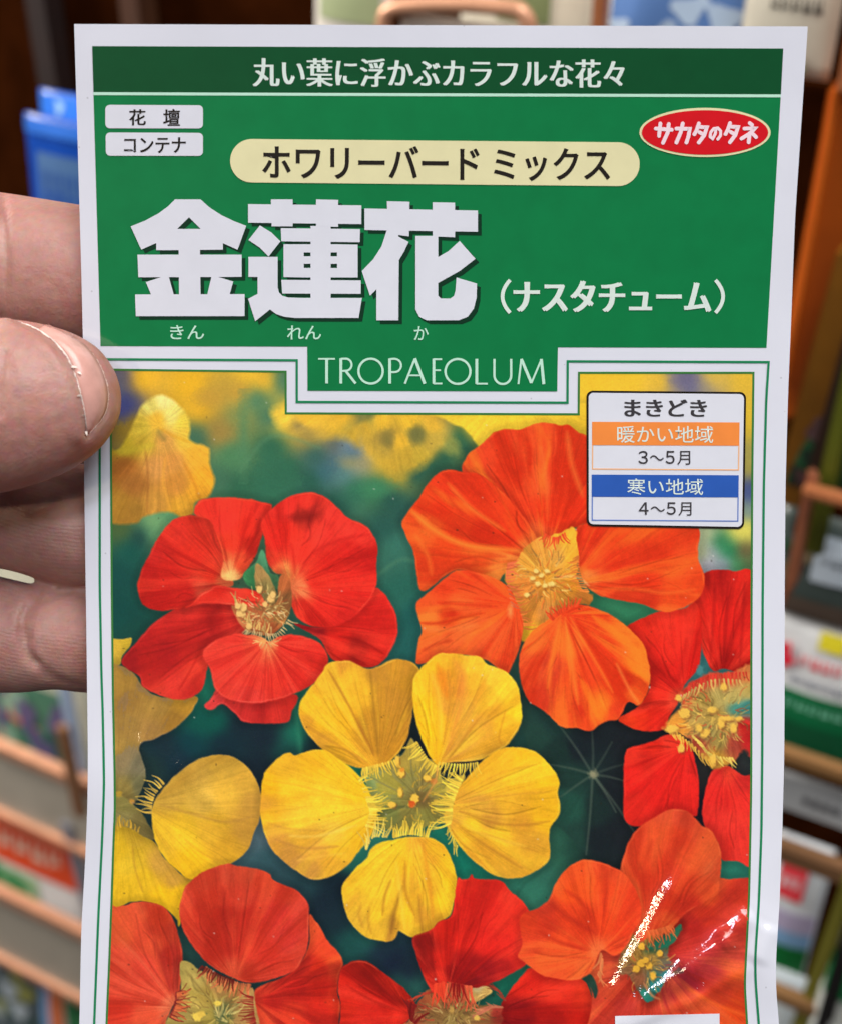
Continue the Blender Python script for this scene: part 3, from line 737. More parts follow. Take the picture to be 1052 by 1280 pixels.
petal(4, 'f', [(865, 900), (930, 885), (1000, 930), (1065, 970), (1070, 1360), (980, 1350), (900, 1340), (880, 1260), (850, 1220), (812, 1160), (808, 1080), (830, 970)], (920, 880),
      [(870, 930, (222, 50, 44)), (940, 920, (214, 60, 44)), (1000, 960, (190, 40, 38)), (850, 1020, (222, 46, 40)), (940, 1040, (206, 40, 36)), (1020, 1060, (220, 46, 42)), (840, 1130, (222, 52, 44)), (940, 1160, (226, 56, 46)), (1020, 1200, (212, 50, 44)), (1000, 1320, (216, 54, 44)), (900, 1260, (222, 56, 44))],
      amp=.35, freq=12, rim=(232, 70, 60), **RSH)
# its throat
petal(4, 'f', [(690, 540), (740, 490), (800, 455), (850, 425), (940, 430), (1065, 415), (1070, 830), (1010, 810), (960, 860), (880, 900), (820, 860), (760, 780), (700, 730), (620, 712), (660, 650), (700, 600)], (920, 640),
      [(720, 540, (200, 80, 50)), (780, 480, (196, 60, 46)), (860, 450, (190, 70, 50)), (940, 450, (200, 70, 46)), (1030, 440, (190, 110, 60)), (800, 560, (168, 140, 70)), (880, 540, (170, 150, 84)), (960, 540, (182, 160, 90)), (1030, 520, (176, 150, 80)), (1030, 600, (60, 128, 122)), (980, 610, (70, 136, 122)), (760, 650, (182, 150, 80)), (860, 640, (170, 140, 70)), (940, 680, (196, 160, 80)), (1010, 690, (196, 40, 36)), (1030, 760, (176, 34, 34)), (820, 720, (140, 130, 74)), (900, 760, (160, 140, 74)), (960, 780, (150, 60, 46)), (870, 860, (200, 150, 60)), (700, 690, (226, 150, 60)), (780, 780, (170, 70, 50))],
      amp=.6, freq=22, soft=2.0, wob=3)
tangle('f', 870, 640, 40, 130, [(206, 170, 90), (236, 196, 96), (150, 128, 66), (120, 100, 56), (190, 80, 50)], 4, 11)
hairs('f', [(720, 520), (800, 460), (900, 440), (1030, 430)], 26, 15, 100, 80, (210, 60, 46), 2.0, 4)
hairs('f', [(720, 540), (850, 470), (1000, 470)], 20, 15, 120, 70, (206, 170, 96), 1.7, 4)
hairs('f', [(640, 700), (740, 770), (860, 880)], 20, 14, 70, 80, (232, 180, 76), 2.2, 4)
hairs('f', [(760, 740), (850, 830), (960, 850)], 16, 16, 40, 60, (226, 196, 96), 2.0, 4)
for (x, y, rx, ry) in ((720, 628, 7, 6), (855, 612, 6, 4.5), (900, 670, 5, 8), (820, 725, 6, 5.5), (660, 705, 8, 4.5), (930, 655, 7, 3), (960, 700, 4, 6), (690, 555, 4, 4), (704, 800, 4.5, 5.5), (860, 855, 4, 7), (985, 655, 5, 3), (910, 500, 4, 5), (790, 700, 4, 5)):
    blob('f', x + 8, y + 10, rx, ry, (120, 70, 40), .5, 1.5, 4); blob('f', x, y, rx, ry, (236, 190, 84), .95, 1.2, 4)
fold('f', [(870, 600), (940, 560), (1050, 530)], 12, (190, 172, 100), .5, 4, cl=False)
blob('f', 795, 420, 4, 6, (74, 130, 130), .9, 1.5)

# ---- 5: the big orange flower
ORG = dict(hi=(250, 124, 44), lo=(198, 46, 22))
petal(5, 'p', [(577, 588), (585, 568), (600, 556), (612, 545), (618, 540), (632, 536), (648, 537), (660, 533), (672, 529), (688, 529), (700, 532), (710, 531), (722, 540), (745, 560), (748, 650), (728, 655), (712, 662), (700, 668), (690, 674), (672, 690), (650, 672), (620, 640), (590, 610)], (682, 700),
      [(600, 570, (226, 70, 38)), (630, 545, (224, 68, 36)), (655, 555, (232, 82, 40)), (690, 540, (228, 76, 38)), (720, 550, (226, 80, 40)), (640, 590, (220, 60, 30)), (670, 600, (236, 90, 44)), (700, 590, (226, 66, 32)), (725, 600, (226, 62, 32)), (690, 640, (226, 58, 28)), (720, 640, (222, 54, 28)), (650, 640, (232, 66, 34)), (670, 670, (238, 96, 50))],
      amp=.75, freq=20, rim=(240, 110, 56), **ORG)
fold('p', [(648, 540), (650, 570), (660, 620)], 4, (196, 48, 26), .45, 2.5)
fold('p', [(690, 545), (692, 580), (690, 640)], 4, (200, 46, 24), .4, 2.5)
fold('p', [(708, 540), (714, 580), (728, 620)], 6, (244, 130, 60), .5, 3)
fold('p', [(676, 560), (682, 600), (684, 650)], 5, (246, 120, 56), .4, 3)
petal(5, 'r', [(48, 468), (72, 430), (95, 400), (120, 360), (160, 325), (215, 328), (270, 340), (340, 400), (400, 480), (425, 540), (385, 580), (330, 605), (300, 630), (200, 597), (110, 655), (90, 620), (80, 550), (58, 500)], (430, 580),
      [(70, 470, (240, 96, 40)), (110, 400, (226, 70, 32)), (160, 350, (226, 62, 32)), (220, 350, (226, 64, 34)), (150, 430, (226, 60, 28)), (130, 470, (248, 130, 50)), (230, 400, (226, 62, 30)), (300, 420, (230, 66, 32)), (330, 500, (230, 62, 30)), (200, 480, (232, 76, 34)), (100, 530, (242, 110, 44)), (160, 540, (236, 84, 34)), (250, 560, (236, 100, 40)), (330, 590, (244, 140, 60)), (130, 600, (226, 84, 38)), (390, 560, (244, 130, 60)), (90, 590, (226, 84, 38)), (270, 500, (204, 48, 24))],
      amp=.6, freq=14, rim=(246, 130, 66), **ORG)
fold('r', [(75, 435), (140, 490), (230, 530), (370, 545)], 7, (250, 140, 54), .75, 3)
fold('r', [(100, 420), (180, 470), (300, 520)], 6, (206, 50, 24), .5, 3)
fold('r', [(175, 360), (240, 430), (330, 490)], 5, (248, 128, 54), .6, 2.5)
fold('r', [(165, 380), (220, 450), (300, 500)], 5, (204, 50, 26), .5, 2.5)
fold('r', [(110, 540), (200, 560), (330, 560)], 5, (210, 56, 26), .5, 3)
fold('r', [(85, 500), (120, 560), (130, 610)], 4, (246, 124, 50), .5, 3)
petal(5, 'r', [(560, 470), (700, 470), (852, 478), (858, 540), (860, 570), (876, 612), (872, 655), (840, 690), (770, 712), (700, 690), (620, 676), (580, 662), (545, 630), (526, 560), (522, 490)], (500, 640),
      [(560, 500, (224, 58, 30)), (650, 500, (226, 64, 30)), (760, 500, (228, 68, 32)), (840, 510, (226, 74, 36)), (560, 570, (232, 70, 36)), (640, 580, (226, 60, 30)), (740, 560, (214, 56, 28)), (840, 590, (232, 84, 38)), (620, 640, (238, 90, 42)), (720, 630, (222, 62, 30)), (800, 640, (238, 88, 38)), (860, 640, (236, 92, 40)), (720, 680, (204, 60, 34)), (640, 670, (206, 60, 32)), (780, 695, (242, 104, 44)), (550, 620, (240, 130, 60))],
      amp=.5, freq=16, rim=(248, 124, 60), **ORG)
fold('r', [(560, 590), (660, 580), (790, 545)], 4, (206, 50, 26), .4, 3)
fold('r', [(600, 650), (690, 650), (770, 660), (850, 650)], 4, (246, 120, 50), .5, 2.5)
fold('r', [(610, 668), (690, 680), (740, 695)], 5, (190, 50, 26), .5, 3)
# orange throat
petal(5, 'r', [(400, 520), (480, 496), (520, 484), (530, 560), (530, 630), (570, 668), (560, 690), (500, 700), (440, 740), (385, 795), (365, 740), (350, 660), (330, 610), (370, 560)], (450, 620),
      [(420, 540, (226, 150, 62)), (500, 500, (240, 176, 56)), (515, 560, (236, 170, 56)), (470, 560, (226, 160, 70)), (400, 580, (230, 160, 64)), (450, 620, (222, 156, 58)), (520, 640, (226, 146, 48)), (480, 650, (206, 140, 56)), (420, 680, (210, 136, 56)), (440, 710, (200, 130, 60)), (390, 720, (220, 140, 54)), (395, 770, (246, 186, 50)), (380, 640, (232, 140, 60)), (540, 670, (196, 120, 50))],
      amp=.6, freq=20, wob=2.5, sh=.15)
fold('r', [(460, 620), (520, 615), (560, 640)], 3, (240, 210, 140), .5, 1.5, cl=False)
petal(5, 'r', [(88, 690), (110, 668), (130, 650), (165, 620), (210, 597), (290, 615), (340, 645), (365, 690), (380, 740), (372, 800), (350, 860), (330, 885), (280, 845), (200, 830), (100, 855), (88, 838), (95, 790), (103, 765), (92, 725)], (360, 690),
      [(110, 690, (232, 84, 40)), (160, 640, (226, 70, 34)), (220, 615, (228, 70, 34)), (120, 730, (244, 124, 54)), (200, 690, (240, 96, 44)), (180, 720, (206, 52, 26)), (280, 650, (234, 80, 38)), (320, 690, (238, 84, 38)), (120, 790, (236, 104, 48)), (220, 760, (238, 108, 50)), (300, 770, (236, 96, 46)), (110, 835, (232, 90, 42)), (250, 820, (230, 90, 44)), (340, 800, (230, 84, 40)), (330, 850, (222, 74, 36))],
      amp=.5, freq=14, rim=(246, 124, 62), **ORG)
fold('e', [(480, 190), (580, 190), (700, 160), (800, 140)], 4, (190, 46, 22), .6, 1.8)
fold('e', [(570, 90), (700, 100), (860, 110)], 3.5, (204, 52, 26), .55, 1.8)
fold('e', [(500, 325), (560, 295), (640, 275)], 4, (176, 50, 26), .5, 2)
fold('e', [(500, 220), (620, 220), (760, 200)], 6, (248, 134, 66), .4, 3)
petal(5, 'p', [(651, 855), (648, 828), (653, 806), (668, 786), (684, 775), (695, 764), (706, 759), (720, 756), (732, 757), (746, 761), (762, 768), (785, 785), (803, 804), (808, 820), (812, 840), (810, 861), (804, 875), (796, 882), (784, 878), (773, 898), (760, 901), (748, 906), (737, 914), (720, 910), (700, 908), (686, 895), (672, 884), (660, 876)], (703, 768),
      [(660, 840, (226, 84, 42)), (668, 800, (240, 110, 46)), (690, 780, (238, 96, 42)), (710, 770, (226, 68, 34)), (740, 770, (226, 70, 32)), (780, 790, (246, 118, 42)), (800, 830, (248, 132, 40)), (800, 868, (242, 118, 44)), (775, 850, (210, 56, 26)), (760, 810, (222, 62, 30)), (690, 830, (210, 66, 38)), (680, 870, (206, 60, 34)), (700, 895, (216, 70, 36)), (720, 850, (222, 66, 32)), (735, 905, (226, 74, 34)), (750, 885, (246, 122, 40)), (770, 890, (222, 66, 34)), (710, 810, (240, 108, 44)), (735, 830, (226, 70, 34)), (720, 890, (204, 54, 28))],
      amp=.65, freq=15, rim=(246, 120, 56), **ORG)
for pts, w, c in (([(706, 772), (712, 820), (722, 880)], 5, (250, 134, 52)), ([(712, 772), (740, 820), (765, 865)], 4, (250, 130, 50)), ([(700, 770), (690, 820), (684, 860)], 4, (246, 122, 48)), ([(720, 775), (752, 830), (780, 875)], 8, (206, 52, 24)), ([(708, 776), (728, 840), (735, 905)], 4, (206, 56, 26)), ([(740, 770), (790, 810), (806, 850)], 10, (250, 132, 44)), ([(726, 850), (740, 880), (752, 900)], 8, (248, 124, 40)), ([(770, 830), (785, 860), (798, 880)], 3, (252, 150, 70))):
    fold('p', pts, w, c, .6, 2.2)
tangle('r', 440, 620, 34, 80, [(226, 170, 80), (180, 130, 66), (240, 200, 110), (150, 104, 56), (226, 110, 50)], 5, 10)
hairs('p', [(690, 775), (703, 764), (722, 757)], 20, 13, 215, 300, (232, 76, 40), 1.7, 5)
hairs('r', [(530, 560), (535, 610), (560, 660)], 16, 15, 150, 190, (236, 130, 60), 1.7, 5)
hairs('r', [(440, 500), (470, 510), (495, 495)], 14, 14, 120, 60, (226, 76, 44), 1.9, 5)
hairs('r', [(340, 580), (335, 620), (350, 700)], 18, 16, -20, 30, (232, 110, 70), 1.7, 5)
hairs('r', [(350, 650), (375, 720), (385, 760)], 12, 14, -10, 10, (226, 120, 60), 1.6, 5)
blob('r', 345, 710, 3, 8, (246, 160, 90), .7, 2, 5)
for (x, y) in ((405, 620), (430, 612), (445, 600), (455, 636), (460, 635), (390, 665), (440, 640), (415, 600), (420, 635)):
    blob('r', x + 2, y + 6, 3.6, 3.2, (150, 84, 30), .5, 1.4, 5); blob('r', x, y, 3.4, 2.8, (246, 210, 120), .95, 1, 5)
# green chink beside the flower stays open

# ---- 6: the yellow flower in the middle
YEL = dict(hi=(252, 216, 76), lo=(216, 160, 56))
petal(6, 'e', [(210, 905), (300, 880), (400, 830), (440, 750), (470, 790), (520, 850), (570, 860), (600, 950), (700, 930), (680, 1000), (640, 1060), (620, 1110), (560, 1160), (470, 1200), (360, 1200), (270, 1180), (230, 1140), (240, 1050)], (490, 1050),
      [(260, 930, (150, 150, 90)), (240, 960, (120, 140, 84)), (320, 960, (156, 148, 84)), (400, 870, (170, 150, 86)), (450, 820, (176, 158, 90)), (430, 950, (140, 132, 70)), (520, 960, (136, 120, 66)), (580, 980, (160, 150, 84)), (640, 980, (196, 176, 96)), (620, 1060, (150, 140, 74)), (490, 1050, (110, 90, 50)), (420, 1100, (140, 130, 66)), (350, 1110, (120, 124, 66)), (300, 1050, (150, 150, 84)), (500, 1130, (130, 124, 60))],
      amp=.45, freq=10, sh=.3)
fold('e', [(490, 1050), (450, 940), (440, 790)], 2, (110, 104, 54), .6, 1.2); fold('e', [(490, 1050), (360, 1000), (230, 930)], 2, (110, 104, 54), .5, 1.2); fold('e', [(490, 1050), (560, 990), (680, 950)], 2, (110, 104, 54), .5, 1.2)
fold('p', [(465, 1022), (490, 1010), (520, 1008)], 3, (70, 80, 50), .6, 1.6)
petal(6, 's', [(625, 195), (648, 150), (680, 110), (705, 72), (725, 62), (770, 60), (830, 82), (900, 55), (960, 70), (972, 110), (957, 170), (935, 280), (900, 335), (865, 360), (800, 365), (740, 345), (680, 300), (640, 250)], (855, 375),
      [(650, 190, (240, 186, 60)), (710, 100, (226, 164, 66)), (740, 80, (222, 160, 70)), (770, 110, (242, 190, 70)), (800, 150, (236, 184, 66)), (860, 90, (190, 138, 66)), (920, 80, (196, 142, 62)), (950, 120, (200, 146, 56)), (890, 160, (194, 140, 62)), (930, 240, (186, 134, 56)), (820, 240, (190, 138, 56)), (760, 230, (238, 184, 56)), (690, 240, (240, 188, 58)), (740, 320, (232, 180, 60)), (820, 350, (226, 170, 66)), (880, 320, (190, 136, 54)), (680, 290, (214, 160, 74)), (650, 240, (214, 156, 64)), (850, 300, (184, 132, 54))],
      amp=.45, freq=17, rim=(248, 206, 106), **YEL)
fold('s', [(710, 85), (770, 190), (840, 330)], 3, (160, 104, 50), .6, 1.6)
fold('s', [(830, 90), (840, 200), (852, 330)], 3, (150, 110, 50), .5, 1.6)
fold('s', [(640, 240), (720, 290), (820, 350)], 3, (184, 130, 60), .5, 1.8)
fold('s', [(720, 150), (780, 240), (830, 320)], 4, (246, 196, 76), .5, 2)
petal(6, 'e', [(452, 470), (465, 440), (490, 410), (535, 365), (580, 338), (640, 338), (700, 345), (780, 355), (815, 392), (910, 430), (960, 500), (980, 600), (975, 680), (930, 760), (890, 800), (800, 848), (700, 866), (620, 872), (575, 882), (540, 850), (505, 780), (468, 680), (450, 560)], (570, 890),
      [(480, 470, (246, 198, 62)), (540, 390, (244, 194, 60)), (600, 360, (240, 186, 66)), (600, 460, (228, 150, 56)), (660, 500, (226, 146, 70)), (740, 380, (242, 192, 74)), (760, 480, (232, 170, 66)), (840, 440, (246, 204, 80)), (920, 500, (246, 206, 70)), (960, 600, (246, 208, 60)), (500, 600, (246, 196, 50)), (560, 640, (246, 198, 56)), (620, 600, (222, 160, 74)), (700, 620, (226, 170, 80)), (820, 600, (224, 164, 62)), (900, 700, (238, 186, 60)), (780, 700, (222, 164, 74)), (700, 780, (220, 166, 80)), (640, 820, (206, 150, 76)), (560, 800, (240, 190, 50)), (820, 800, (224, 170, 72)), (760, 840, (230, 180, 80)), (520, 720, (244, 194, 46))],
      amp=.5, freq=18, rim=(250, 222, 120), **YEL)
fold('e', [(570, 390), (600, 480), (620, 560)], 6, (222, 134, 48), .6, 3)
fold('e', [(650, 370), (690, 450), (690, 560), (620, 800)], 9, (226, 148, 80), .5, 4)
fold('e', [(620, 420), (630, 560), (600, 780)], 2.5, (190, 130, 60), .45, 1.6)
fold('e', [(820, 600), (720, 720), (620, 860)], 2.5, (180, 124, 54), .5, 1.6)
fold('e', [(900, 620), (870, 740), (880, 780)], 2, (190, 130, 50), .5, 1.4)
fold('e', [(540, 430), (580, 560), (590, 760)], 5, (250, 210, 90), .5, 2.5)
petal(6, 's', [(518, 445), (522, 400), (535, 370), (570, 335), (598, 322), (615, 330), (650, 318), (700, 315), (740, 340), (790, 380), (830, 440), (850, 500), (832, 560), (800, 600), (770, 640), (720, 675), (670, 685), (620, 662), (560, 612), (530, 560), (516, 500)], (870, 470),
      [(540, 420, (240, 186, 48)), (590, 350, (240, 190, 66)), (660, 335, (246, 196, 56)), (740, 370, (246, 202, 60)), (800, 430, (244, 200, 56)), (600, 430, (248, 204, 66)), (700, 460, (248, 210, 74)), (800, 500, (240, 196, 70)), (540, 500, (236, 184, 60)), (620, 520, (246, 204, 80)), (720, 560, (240, 200, 90)), (800, 570, (242, 192, 56)), (560, 560, (216, 160, 84)), (600, 610, (196, 144, 92)), (660, 660, (204, 152, 84)), (720, 640, (226, 170, 70)), (680, 600, (226, 172, 84)), (630, 570, (232, 184, 84)), (740, 600, (240, 192, 66)), (530, 470, (220, 164, 70))],
      amp=.4, freq=14, rim=(248, 214, 110), **YEL)
fold('s', [(560, 570), (640, 595), (740, 590)], 3, (184, 134, 80), .6, 1.8)
fold('s', [(600, 560), (680, 560), (790, 530)], 3, (250, 220, 130), .5, 1.8)
fold('s', [(530, 520), (600, 540), (700, 545)], 2.5, (196, 146, 76), .45, 1.6)
fold('s', [(540, 400), (640, 420), (780, 460)], 2, (216, 164, 60), .4, 1.6)
fold('s', [(620, 630), (680, 620), (760, 610)], 2.5, (246, 196, 96), .5, 1.6)
petal(6, 't', [(30, 450), (48, 420), (60, 390), (100, 340), (150, 292), (200, 275), (260, 285), (300, 320), (325, 360), (322, 395), (328, 425), (322, 455), (300, 490), (300, 560), (270, 590), (220, 612), (160, 605), (110, 570), (70, 530), (40, 485)], (5, 435),
      [(70, 420, (220, 166, 74)), (110, 360, (240, 188, 66)), (170, 300, (240, 186, 62)), (240, 300, (244, 192, 56)), (300, 350, (246, 200, 54)), (310, 420, (244, 198, 50)), (150, 370, (236, 182, 66)), (220, 360, (242, 190, 60)), (120, 420, (216, 162, 80)), (200, 420, (238, 186, 70)), (280, 450, (240, 190, 50)), (150, 460, (206, 152, 74)), (230, 470, (210, 154, 62)), (100, 480, (246, 200, 66)), (170, 500, (240, 192, 66)), (250, 520, (214, 160, 66)), (130, 540, (216, 160, 62)), (200, 560, (228, 174, 66)), (270, 570, (216, 164, 62)), (200, 600, (216, 166, 70)), (60, 450, (216, 164, 80))],
      amp=.45, freq=16, rim=(246, 206, 100), **YEL)
fold('t', [(70, 440), (160, 470), (240, 475), (300, 465)], 3.2, (170, 118, 56), .55, 1.8)
fold('t', [(70, 480), (140, 530), (230, 585)], 4, (168, 118, 54), .55, 2)
fold('t', [(90, 490), (170, 510), (270, 545)], 3, (178, 126, 54), .5, 1.8)
fold('t', [(80, 420), (180, 400), (300, 390)], 2.2, (196, 144, 66), .45, 1.5)
fold('t', [(70, 465), (130, 500), (240, 530)], 4, (250, 212, 92), .5, 2)
fold('t', [(100, 380), (180, 340), (270, 320)], 2.2, (206, 152, 60), .4, 1.5)
petal(6, 'h', [(104, 450), (115, 405), (140, 370), (180, 325), (222, 290), (250, 240), (300, 205), (380, 190), (450, 178), (540, 183), (600, 220), (635, 280), (655, 335), (666, 400), (655, 480), (632, 560), (572, 600), (545, 640), (520, 660), (450, 668), (405, 650), (382, 640), (365, 672), (345, 686), (300, 688), (222, 667), (160, 610), (125, 545)], (450, 150),
      [(130, 430, (244, 196, 66)), (200, 350, (246, 202, 66)), (280, 260, (246, 206, 70)), (380, 220, (244, 204, 66)), (480, 210, (232, 172, 74)), (560, 230, (244, 194, 62)), (620, 320, (244, 198, 60)), (640, 420, (246, 202, 56)), (590, 480, (246, 200, 54)), (520, 300, (232, 172, 64)), (530, 440, (222, 160, 56)), (500, 560, (206, 150, 62)), (440, 400, (226, 174, 66)), (400, 320, (240, 192, 60)), (330, 420, (244, 200, 70)), (240, 420, (246, 204, 70)), (180, 500, (226, 176, 70)), (200, 580, (206, 156, 74)), (280, 560, (240, 190, 62)), (330, 600, (170, 124, 60)), (290, 660, (222, 170, 70)), (420, 560, (246, 204, 66)), (430, 640, (240, 196, 70)), (540, 600, (214, 160, 60)), (350, 660, (190, 140, 66))],
      amp=.45, freq=15, rim=(248, 214, 100), **YEL)
for pts, w, c in (([(345, 390), (315, 470), (305, 560)], 3, (160, 110, 50)), ([(400, 420), (365, 540), (345, 650)], 4.5, (140, 98, 48)), ([(415, 300), (415, 440), (460, 560)], 4, (176, 120, 50)), ([(500, 210), (530, 400), (550, 580)], 5, (214, 146, 56)), ([(480, 460), (490, 560), (500, 640)], 4, (184, 130, 60)), ([(200, 500), (190, 560), (210, 620)], 4, (196, 146, 66)), ([(240, 520), (235, 590), (250, 650)], 3, (190, 140, 60)), ([(370, 300), (390, 440), (410, 620)], 5, (250, 214, 90))):
    fold('h', pts, w, c, .55, 1.8)
tangle('e', 470, 1040, 40, 60, [(150, 140, 74), (180, 160, 90), (120, 112, 58), (206, 170, 90)], 6, 10)
YH = (248, 216, 104)
hairs('e', [(210, 900), (280, 882), (380, 855)], 22, 16, 100, 60, YH, 1.8, 6)
hairs('e', [(470, 770), (520, 850), (570, 890)], 16, 18, 150, 110, YH, 1.8, 6)
hairs('e', [(580, 870), (680, 880), (770, 870)], 18, 18, 115, 80, YH, 1.9, 6)
hairs('e', [(190, 950), (230, 1050), (240, 1091)], 12, 22, -30, 10, YH, 1.9, 6)
hairs('h', [(230, 0), (245, 60), (225, 130)], 16, 24, -10, 10, YH, 1.9, 6)
hairs('h', [(640, 10), (640, 70), (630, 120)], 18, 26, 190, 160, YH, 1.9, 6)
hairs('e', [(690, 950), (660, 1020), (640, 1080)], 18, 24, 215, 190, YH, 1.9, 6)
hairs('h', [(630, 130), (650, 190), (670, 230)], 8, 14, 120, 90, YH, 1.8, 6)
hairs('h', [(360, 180), (440, 165), (530, 180)], 26, 18, 265, 285, YH, 2.0, 6)
hairs('h', [(225, 240), (260, 180), (330, 180)], 14, 22, 255, 300, (240, 214, 130), 1.9, 6)
for (x, y, rx, ry) in ((390, 1015, 3, 6), (460, 1045, 5, 6), (350, 1075, 5, 4), (520, 945, 5, 4), (395, 920, 4.5, 5), (445, 1075, 4, 3), (375, 860, 3, 7)):
    blob('e', x + 6, y + 6, rx, ry, (140, 84, 40), .5, 1.2, 6); blob('e', x, y, rx, ry, (240, 200, 104), .95, 1, 6)
blob('e', 447, 1070, 4, 4, (196, 70, 40), .8, 1.2, 6); blob('e', 555, 960, 4, 3.5, (206, 130, 80), .8, 1.2, 6); blob('e', 400, 905, 3.5, 3, (214, 130, 60), .7, 1.2, 6)
fold('e', [(570, 890), (560, 960), (500, 1060)], 2.5, (206, 150, 100), .7, 1.2, cl=False)

# ---- 7: the red-orange flower, bottom left
ROR = dict(hi=(234, 88, 56), lo=(166, 40, 26))
petal(7, 'g', [(735, 925), (800, 890), (880, 858), (950, 800), (1000, 700), (1000, 560), (1030, 590), (1060, 630), (1085, 680), (1140, 740), (1166, 800), (1145, 860), (1138, 940), (1152, 1000), (1140, 1120), (1140, 1300), (700, 1300), (730, 1100), (732, 980)], (720, 970),
      [(780, 910, (196, 56, 40)), (880, 870, (196, 44, 34)), (980, 800, (176, 40, 32)), (1020, 640, (230, 86, 48)), (1080, 720, (226, 74, 40)), (1130, 800, (234, 88, 46)), (1040, 820, (206, 48, 30)), (940, 920, (186, 36, 30)), (1060, 920, (190, 36, 26)), (820, 980, (186, 40, 32)), (1120, 960, (206, 52, 32)), (920, 1040, (222, 62, 40)), (1050, 1040, (206, 44, 32)), (780, 1060, (226, 80, 50)), (900, 1200, (206, 56, 40)), (1100, 1200, (216, 70, 40))],
      amp=.6, freq=15, rim=(244, 120, 70), hi=(232, 74, 48), lo=(140, 28, 24))
petal(7, 'g', [(-40, 540), (60, 520), (110, 512), (150, 498), (190, 495), (270, 510), (320, 550), (350, 610), (375, 700), (386, 780), (380, 870), (360, 960), (330, 1020), (300, 1100), (260, 1300), (-60, 1300)], (355, 1010),
      [(60, 560, (196, 84, 44)), (180, 520, (210, 84, 52)), (280, 560, (196, 66, 38)), (340, 640, (176, 56, 38)), (100, 640, (206, 84, 48)), (200, 660, (186, 60, 40)), (250, 700, (206, 76, 48)), (320, 760, (170, 46, 36)), (80, 780, (222, 86, 60)), (200, 820, (220, 76, 56)), (340, 880, (190, 60, 46)), (100, 920, (226, 84, 60)), (260, 940, (226, 84, 60)), (80, 1020, (206, 56, 40)), (200, 1060, (220, 84, 56)), (320, 1000, (226, 116, 80)), (100, 1200, (206, 66, 44))],
      amp=.55, freq=16, rim=(226, 104, 66), **ROR)
fold('g', [(240, 680), (290, 820), (330, 940)], 5, (150, 40, 32), .5, 3)
fold('g', [(60, 660), (180, 780), (320, 960)], 3, (230, 110, 76), .4, 2)
petal(7, 'g', [(370, 795), (420, 790), (470, 830), (540, 850), (620, 890), (700, 910), (735, 960), (735, 1300), (270, 1300), (300, 1091), (340, 1020), (375, 930)], (580, 1060),
      [(400, 820, (176, 156, 84)), (440, 880, (190, 166, 90)), (420, 960, (180, 156, 76)), (500, 960, (170, 144, 70)), (560, 900, (150, 110, 64)), (640, 930, (160, 120, 66)), (700, 980, (176, 136, 80)), (580, 1040, (90, 100, 60)), (500, 1050, (160, 140, 66)), (400, 1050, (150, 130, 70)), (680, 1060, (170, 130, 76)), (500, 1200, (140, 120, 60))],
      amp=.6, freq=12)
fold('g', [(400, 830), (470, 920), (560, 1010)], 3, (120, 100, 54), .5, 2)
tangle('g', 560, 1030, 40, 90, [(170, 150, 80), (206, 180, 96), (96, 100, 60), (140, 110, 60)], 7, 11)
hairs('g', [(500, 815), (570, 860), (650, 890), (720, 900)], 34, 18, 130, 95, (222, 120, 76), 1.6, 7)
hairs('g', [(480, 810), (560, 850), (640, 880)], 16, 15, 130, 100, (110, 36, 30), 1.8, 7)
hairs('g', [(355, 940), (345, 1000), (320, 1060)], 22, 18, -25, 30, (140, 44, 40), 1.6, 7)
hairs('g', [(360, 940), (355, 1000), (330, 1060)], 14, 16, -25, 30, (216, 110, 66), 1.5, 7)
hairs('g', [(725, 960), (730, 1040), (740, 1091)], 20, 18, 200, 150, (150, 50, 40), 1.6, 7)
hairs('g', [(600, 1080), (560, 1050), (640, 1040)], 16, 20, 200, 340, (196, 180, 110), 1.6, 7)
blob('g', 555, 990, 5, 3.5, (236, 206, 90), .95, 1, 7); blob('g', 455, 1055, 6, 5.5, (238, 204, 90), .95, 1, 7); blob('g', 475, 1045, 5, 4, (226, 190, 84), .9, 1, 7); blob('g', 565, 920, 4, 5, (206, 150, 84), .8, 1, 7)
fold('g', [(560, 1080), (575, 1050), (590, 1020)], 3, (70, 84, 56), .7, 1.4, cl=False)
petal(7, 'g', [(368, 550), (378, 480), (400, 420), (480, 352), (590, 312), (650, 320), (740, 335), (805, 358), (830, 392), (930, 435), (980, 480), (1000, 540), (995, 700), (970, 770), (930, 830), (830, 870), (720, 890), (640, 870), (560, 830), (500, 790), (440, 720), (390, 640)], (640, 880),
      [(400, 500, (206, 66, 46)), (480, 400, (206, 76, 50)), (590, 340, (206, 76, 52)), (700, 350, (206, 76, 50)), (780, 400, (196, 60, 38)), (900, 450, (206, 64, 44)), (970, 540, (214, 70, 54)), (450, 560, (196, 56, 38)), (540, 480, (206, 64, 42)), (580, 560, (172, 42, 30)), (680, 480, (206, 66, 46)), (720, 560, (186, 46, 34)), (850, 560, (206, 56, 46)), (900, 680, (206, 58, 48)), (620, 700, (186, 46, 34)), (520, 700, (172, 42, 30)), (700, 740, (212, 62, 44)), (800, 760, (206, 54, 40)), (880, 820, (214, 66, 48)), (640, 820, (206, 78, 52)), (700, 840, (176, 50, 34)), (460, 700, (196, 56, 40)), (960, 740, (210, 70, 52)), (780, 860, (206, 66, 48))],
      amp=.5, freq=17, rim=(234, 112, 76), **ROR)
fold('g', [(580, 430), (600, 600), (620, 780)], 7, (150, 36, 28), .5, 4)
fold('g', [(440, 480), (520, 640), (590, 790)], 4, (160, 40, 28), .45, 2.5)
fold('g', [(760, 420), (700, 620), (650, 820)], 4, (166, 40, 30), .4, 3)
fold('g', [(690, 840), (780, 790), (900, 760)], 3, (170, 44, 34), .4, 2.5)

